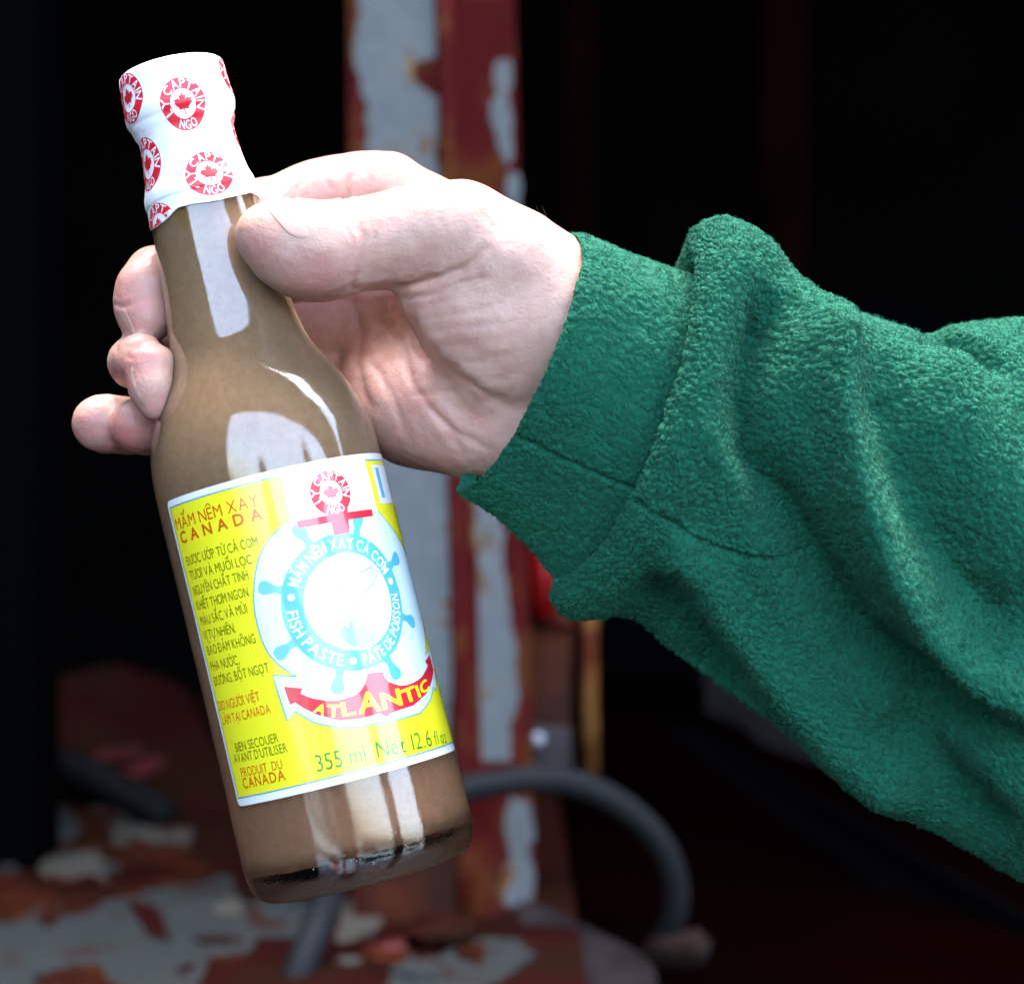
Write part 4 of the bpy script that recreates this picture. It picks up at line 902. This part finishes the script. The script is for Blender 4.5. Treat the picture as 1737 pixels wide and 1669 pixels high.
b.inputs['Roughness'].default_value = .95; b.inputs['Specular IOR Level'].default_value = .12; b.inputs['Sheen Weight'].default_value = .10; b.inputs['Sheen Roughness'].default_value = .5; b.inputs['Sheen Tint'].default_value = (.45, .9, .65, 1)
g1 = t.nodes.new('ShaderNodeNewGeometry'); n1 = t.nodes.new('ShaderNodeTexNoise'); n1.inputs['Scale'].default_value = 900; n1.inputs['Detail'].default_value = 4
t.links.new(g1.outputs['Position'], n1.inputs['Vector']); r1 = t.nodes.new('ShaderNodeValToRGB'); r1.color_ramp.elements[0].position = .3; r1.color_ramp.elements[1].position = .7
r1.color_ramp.elements[0].color = (.005, .066, .037, 1); r1.color_ramp.elements[1].color = (.009, .106, .062, 1); t.links.new(n1.outputs[0], r1.inputs[0]); t.links.new(r1.outputs[0], b.inputs['Base Color'])
n2 = t.nodes.new('ShaderNodeTexNoise'); n2.inputs['Scale'].default_value = 1400; n2.inputs['Detail'].default_value = 3; t.links.new(g1.outputs['Position'], n2.inputs['Vector'])
bp = t.nodes.new('ShaderNodeBump'); bp.inputs['Distance'].default_value = .0006; t.links.new(n2.outputs[0], bp.inputs['Height']); t.links.new(bp.outputs[0], b.inputs['Normal'])
M_fleece = m
m = M_fleece.copy(); m.name = 'fleece_fibre'; M_fibre = m; [m.node_tree.links.remove(l) for l in list(m.node_tree.links) if l.to_socket.name == 'Normal']
sleeve = empty('fleece_sleeve', world(unproj(1300, 800, 630)))
sleeve.parent = person; sleeve.matrix_parent_inverse = person.matrix_basis.inverted()
cuff_tab = [((985, 408), (800, 835), (945, 622), 6, 21, 22), ((968, 398), (774, 832), (934, 618), 6, 25, 27), ((990, 396), (790, 846), (954, 628), 7, 27, 29), ((1060, 425), (850, 885), (1010, 660), 9, 29, 31), ((1120, 447), (905, 940), (1080, 705), 11, 29.5, 31), ((1165, 462), (950, 992), (1130, 745), 13, 29, 30), ((1210, 480), (1000, 1000), (1175, 770), 14, 27, 28)]
slv_tab = [((1215, 480), (1000, 985), (1180, 760), 14, 27, 28), ((1176, 456), (957, 990), (1141, 745), 13, 29.5, 30), ((1167, 414), (944, 1004), (1137, 742), 13, 33, 34), ((1186, 393), (948, 1018), (1158, 742), 14, 37, 40), ((1240, 387), (970, 1032), (1195, 752), 15, 39, 42), ((1305, 402), (1060, 1044), (1265, 780), 16, 39, 43), ((1360, 466), (1130, 1096), (1325, 808), 18, 39, 43), ((1400, 522), (1200, 1150), (1385, 835), 20, 41, 44), ((1480, 540), (1330, 1240), (1475, 880), 23, 44, 46), ((1566, 563), (1480, 1350), (1585, 925), 27, 46, 50), ((1640, 549), (1620, 1430), (1670, 970), 30, 48, 54), ((1770, 538), (1790, 1520), (1790, 1020), 34, 50, 58), ((2050, 560), (2150, 1640), (2110, 1110), 42, 54, 60)]
cuffV, _ = tube_from_stations(cuff_tab, 150, 330, 90, .45)
slvV, _ = tube_from_stations(slv_tab, 440, 470, 110, .34)
RIDGES = [  # fold crests (+) and valleys (-) in photo pixels: line, width left of run, width right of run, height mm
 ([(1225, 400), (1220, 500), (1190, 650), (1140, 800), (1070, 930), (985, 1005)], 55, 50, 5.20, (0, 0)),
 ([(1330, 470), (1298, 560), (1278, 660), (1290, 760), (1330, 860), (1380, 980), (1450, 1090), (1560, 1180), (1700, 1260)], 46, 46, -16.90, (.08, .12)),
 ([(1372, 490), (1395, 590), (1420, 710), (1452, 840), (1505, 960), (1570, 1055), (1655, 1135), (1780, 1200)], 60, 32, 14.30, (.16, .0)),
 ([(1480, 600), (1510, 740), (1560, 870), (1630, 990), (1720, 1080)], 55, 60, -9.10, (.15, .1)),
 ([(1560, 570), (1640, 700), (1700, 820), (1760, 920)], 80, 80, 6.50, (.2, 0)),
 ([(1130, 905), (1190, 960), (1250, 1050), (1330, 1150), (1430, 1260), (1560, 1370)], 34, 40, 9.10, (.1, .1)),
 ([(1085, 962), (1130, 1025), (1200, 1115), (1290, 1205)], 42, 36, -5.5, (.35, .2)),
 ([(1640, 1210), (1700, 1290), (1760, 1370)], 60, 60, 6.50, (.2, 0)), ([(1500, 1215), (1600, 1310), (1720, 1420)], 40, 40, -7.80, (.2, .1)),
 ([(1560, 565), (1640, 590), (1720, 650)], 14, 18, -6.50, (.05, .4)), ([(1250, 450), (1240, 560), (1235, 640)], 24, 24, -2.0, (.3, .3)), ([(1180, 700), (1230, 780), (1300, 880)], 26, 26, 2.2, (.4, .4)),
 ([(1100, 850), (1150, 885), (1210, 925), (1320, 965), (1410, 978)], 4.5, 4.5, -1.6, (.0, .2)),
 ([(1480, 1120), (1560, 1170), (1640, 1205), (1760, 1232)], 5, 5, -1.6, (.2, .0))]
C_RIDGES = [([(850, 718), (880, 742), (960, 782), (1030, 812), (1098, 838)], 4.0, 4.0, -1.3, (.05, 0)), ([(1000, 440), (990, 540), (950, 650), (890, 740)], 40, 40, 1.2, (.2, .2)), ([(1080, 500), (1060, 620), (1010, 760)], 30, 30, -1.0, (.2, .2))]
def fold(V, ridges, front_only=True):
    n = gnormals(V); pv = proj(V).reshape(-1, 2); d = np.zeros(len(pv))
    for l, wl, wr_, am, tp in ridges: d += ridge(pv, l, wl, wr_, am, tp)
    w = np.clip((-n[..., 1] if (n[n.shape[0]//2, n.shape[1]//3, 1] < 0) else n[..., 1])*2.0+.15, 0, 1)
    sg = -1 if n[n.shape[0]//2, n.shape[1]//3, 1] > 0 else 1
    return V+sg*n*(d.reshape(V.shape[:2])*w)[..., None]
def outward(V):
    n = gnormals(V); c = V.mean(1, keepdims=True); return n if ((V-c)*n).sum() > 0 else -n
slvV = fold(slvV, RIDGES); cuffV = fold(cuffV, C_RIDGES)
def add_fleece(V, amp, seed, edge=0):
    n = outward(V); k = np.clip((np.arange(len(V))+4)/edge, 0, 1) if edge else np.ones(len(V)); return V+n*fleece(V, amp, seed)[..., None]*k[:, None, None]
slvF = add_fleece(slvV, 1.3, 11); cuffF = add_fleece(cuffV, .85, 23, 40)
def tube_obj(name, V, m_):
    nv = outward(V); q = quad_mesh(name, world(V).transpose(1, 0, 2), m_, sleeve, wrap_u=True); return q
cuff = tube_obj('cuff', cuffF, M_fleece); arm = tube_obj('sleeve_body', slvF, M_fleece)
def clump(p, seed):
    """random lean of the nearest tuft centre, and how far the point lies from the gap between tufts"""
    w = np.stack([fbm(p*.25, 2, seed+5), fbm(p*.25, 2, seed+6), fbm(p*.25, 2, seed+7)], -1)*1.4
    q = (p+w)*[1., .8, 1.1]*.43; b = np.floor(q).astype(np.int64); d1 = np.full(len(q), 9.); d2 = d1.copy(); best = np.zeros((len(q), 3)); off = np.zeros((len(q), 3))
    for dx in (-1, 0, 1):
        for dy in (-1, 0, 1):
            for dz in (-1, 0, 1):
                c = [b[:, 0]+dx, b[:, 1]+dy, b[:, 2]+dz]; cc_ = np.stack([c[k]+_hash(*c, seed+k*101+1) for k in range(3)], -1)
                d = np.linalg.norm(cc_-q, axis=1); m_ = d < d1; d2 = np.minimum(d2, np.maximum(d1, d))
                rv = np.stack([_hash(*c, seed+900+k)-.5 for k in range(3)], -1); best[m_] = rv[m_]; off[m_] = (cc_-q)[m_]; d1 = np.minimum(d1, d)
    return best, off, np.clip((d2-d1)/.3, 0, 1)
def pile(name, V, parent, n, ln, seed, cseed):
    N = outward(V); nu, nv = V.shape[:2]; r_ = np.random.default_rng(seed)
    du = np.linalg.norm(np.diff(V, axis=0), axis=-1); dv = np.linalg.norm(np.roll(V, -1, 1)-V, axis=-1)[:-1]; ar = du*dv
    ar = ar*np.clip(.35-N[:-1][..., 1], 0, 1)
    pv = proj(V[:-1]); ar = ar*((pv[..., 0] < 1800) & (pv[..., 1] < 1720))
    pr = (ar/ar.sum()).ravel(); k = r_.choice(len(pr), n, p=pr); i, j = k//nv, k % nv; j2 = (j+1) % nv
    a_, b_ = r_.random((n, 1)), r_.random((n, 1))
    p = V[i, j]*(1-a_)*(1-b_)+V[i+1, j]*a_*(1-b_)+V[i, j2]*(1-a_)*b_+V[i+1, j2]*a_*b_; nr = N[i, j]
    lean, off, gap = clump(p, cseed)
    d = nr*.8+lean*1.1+off*.55+r_.normal(0, .13, (n, 3))+np.array([-.1, 0, -.2]); d /= np.linalg.norm(d, axis=1)[:, None]
    cu = lean*.9+r_.normal(0, .22, (n, 3))
    l = ln*r_.uniform(.7, 1.2, (n, 1))*(.3+.7*gap[:, None]); st = np.stack([p-nr*.1, p+d*l*.4+cu*l*.06, p+d*l*.78+cu*l*.28, p+d*l*.98+cu*l*.6], 1)
    o = hair_obj(name, world(st), np.array([.05, .05, .042, .018])*.001, M_fibre, parent); tagit(o, kind='stuff'); return o
pile('fleece_pile', slvF, arm, 120000, .75, 101, 11)
pile('fleece_pile', cuffF, cuff, 36000, .5, 202, 23)
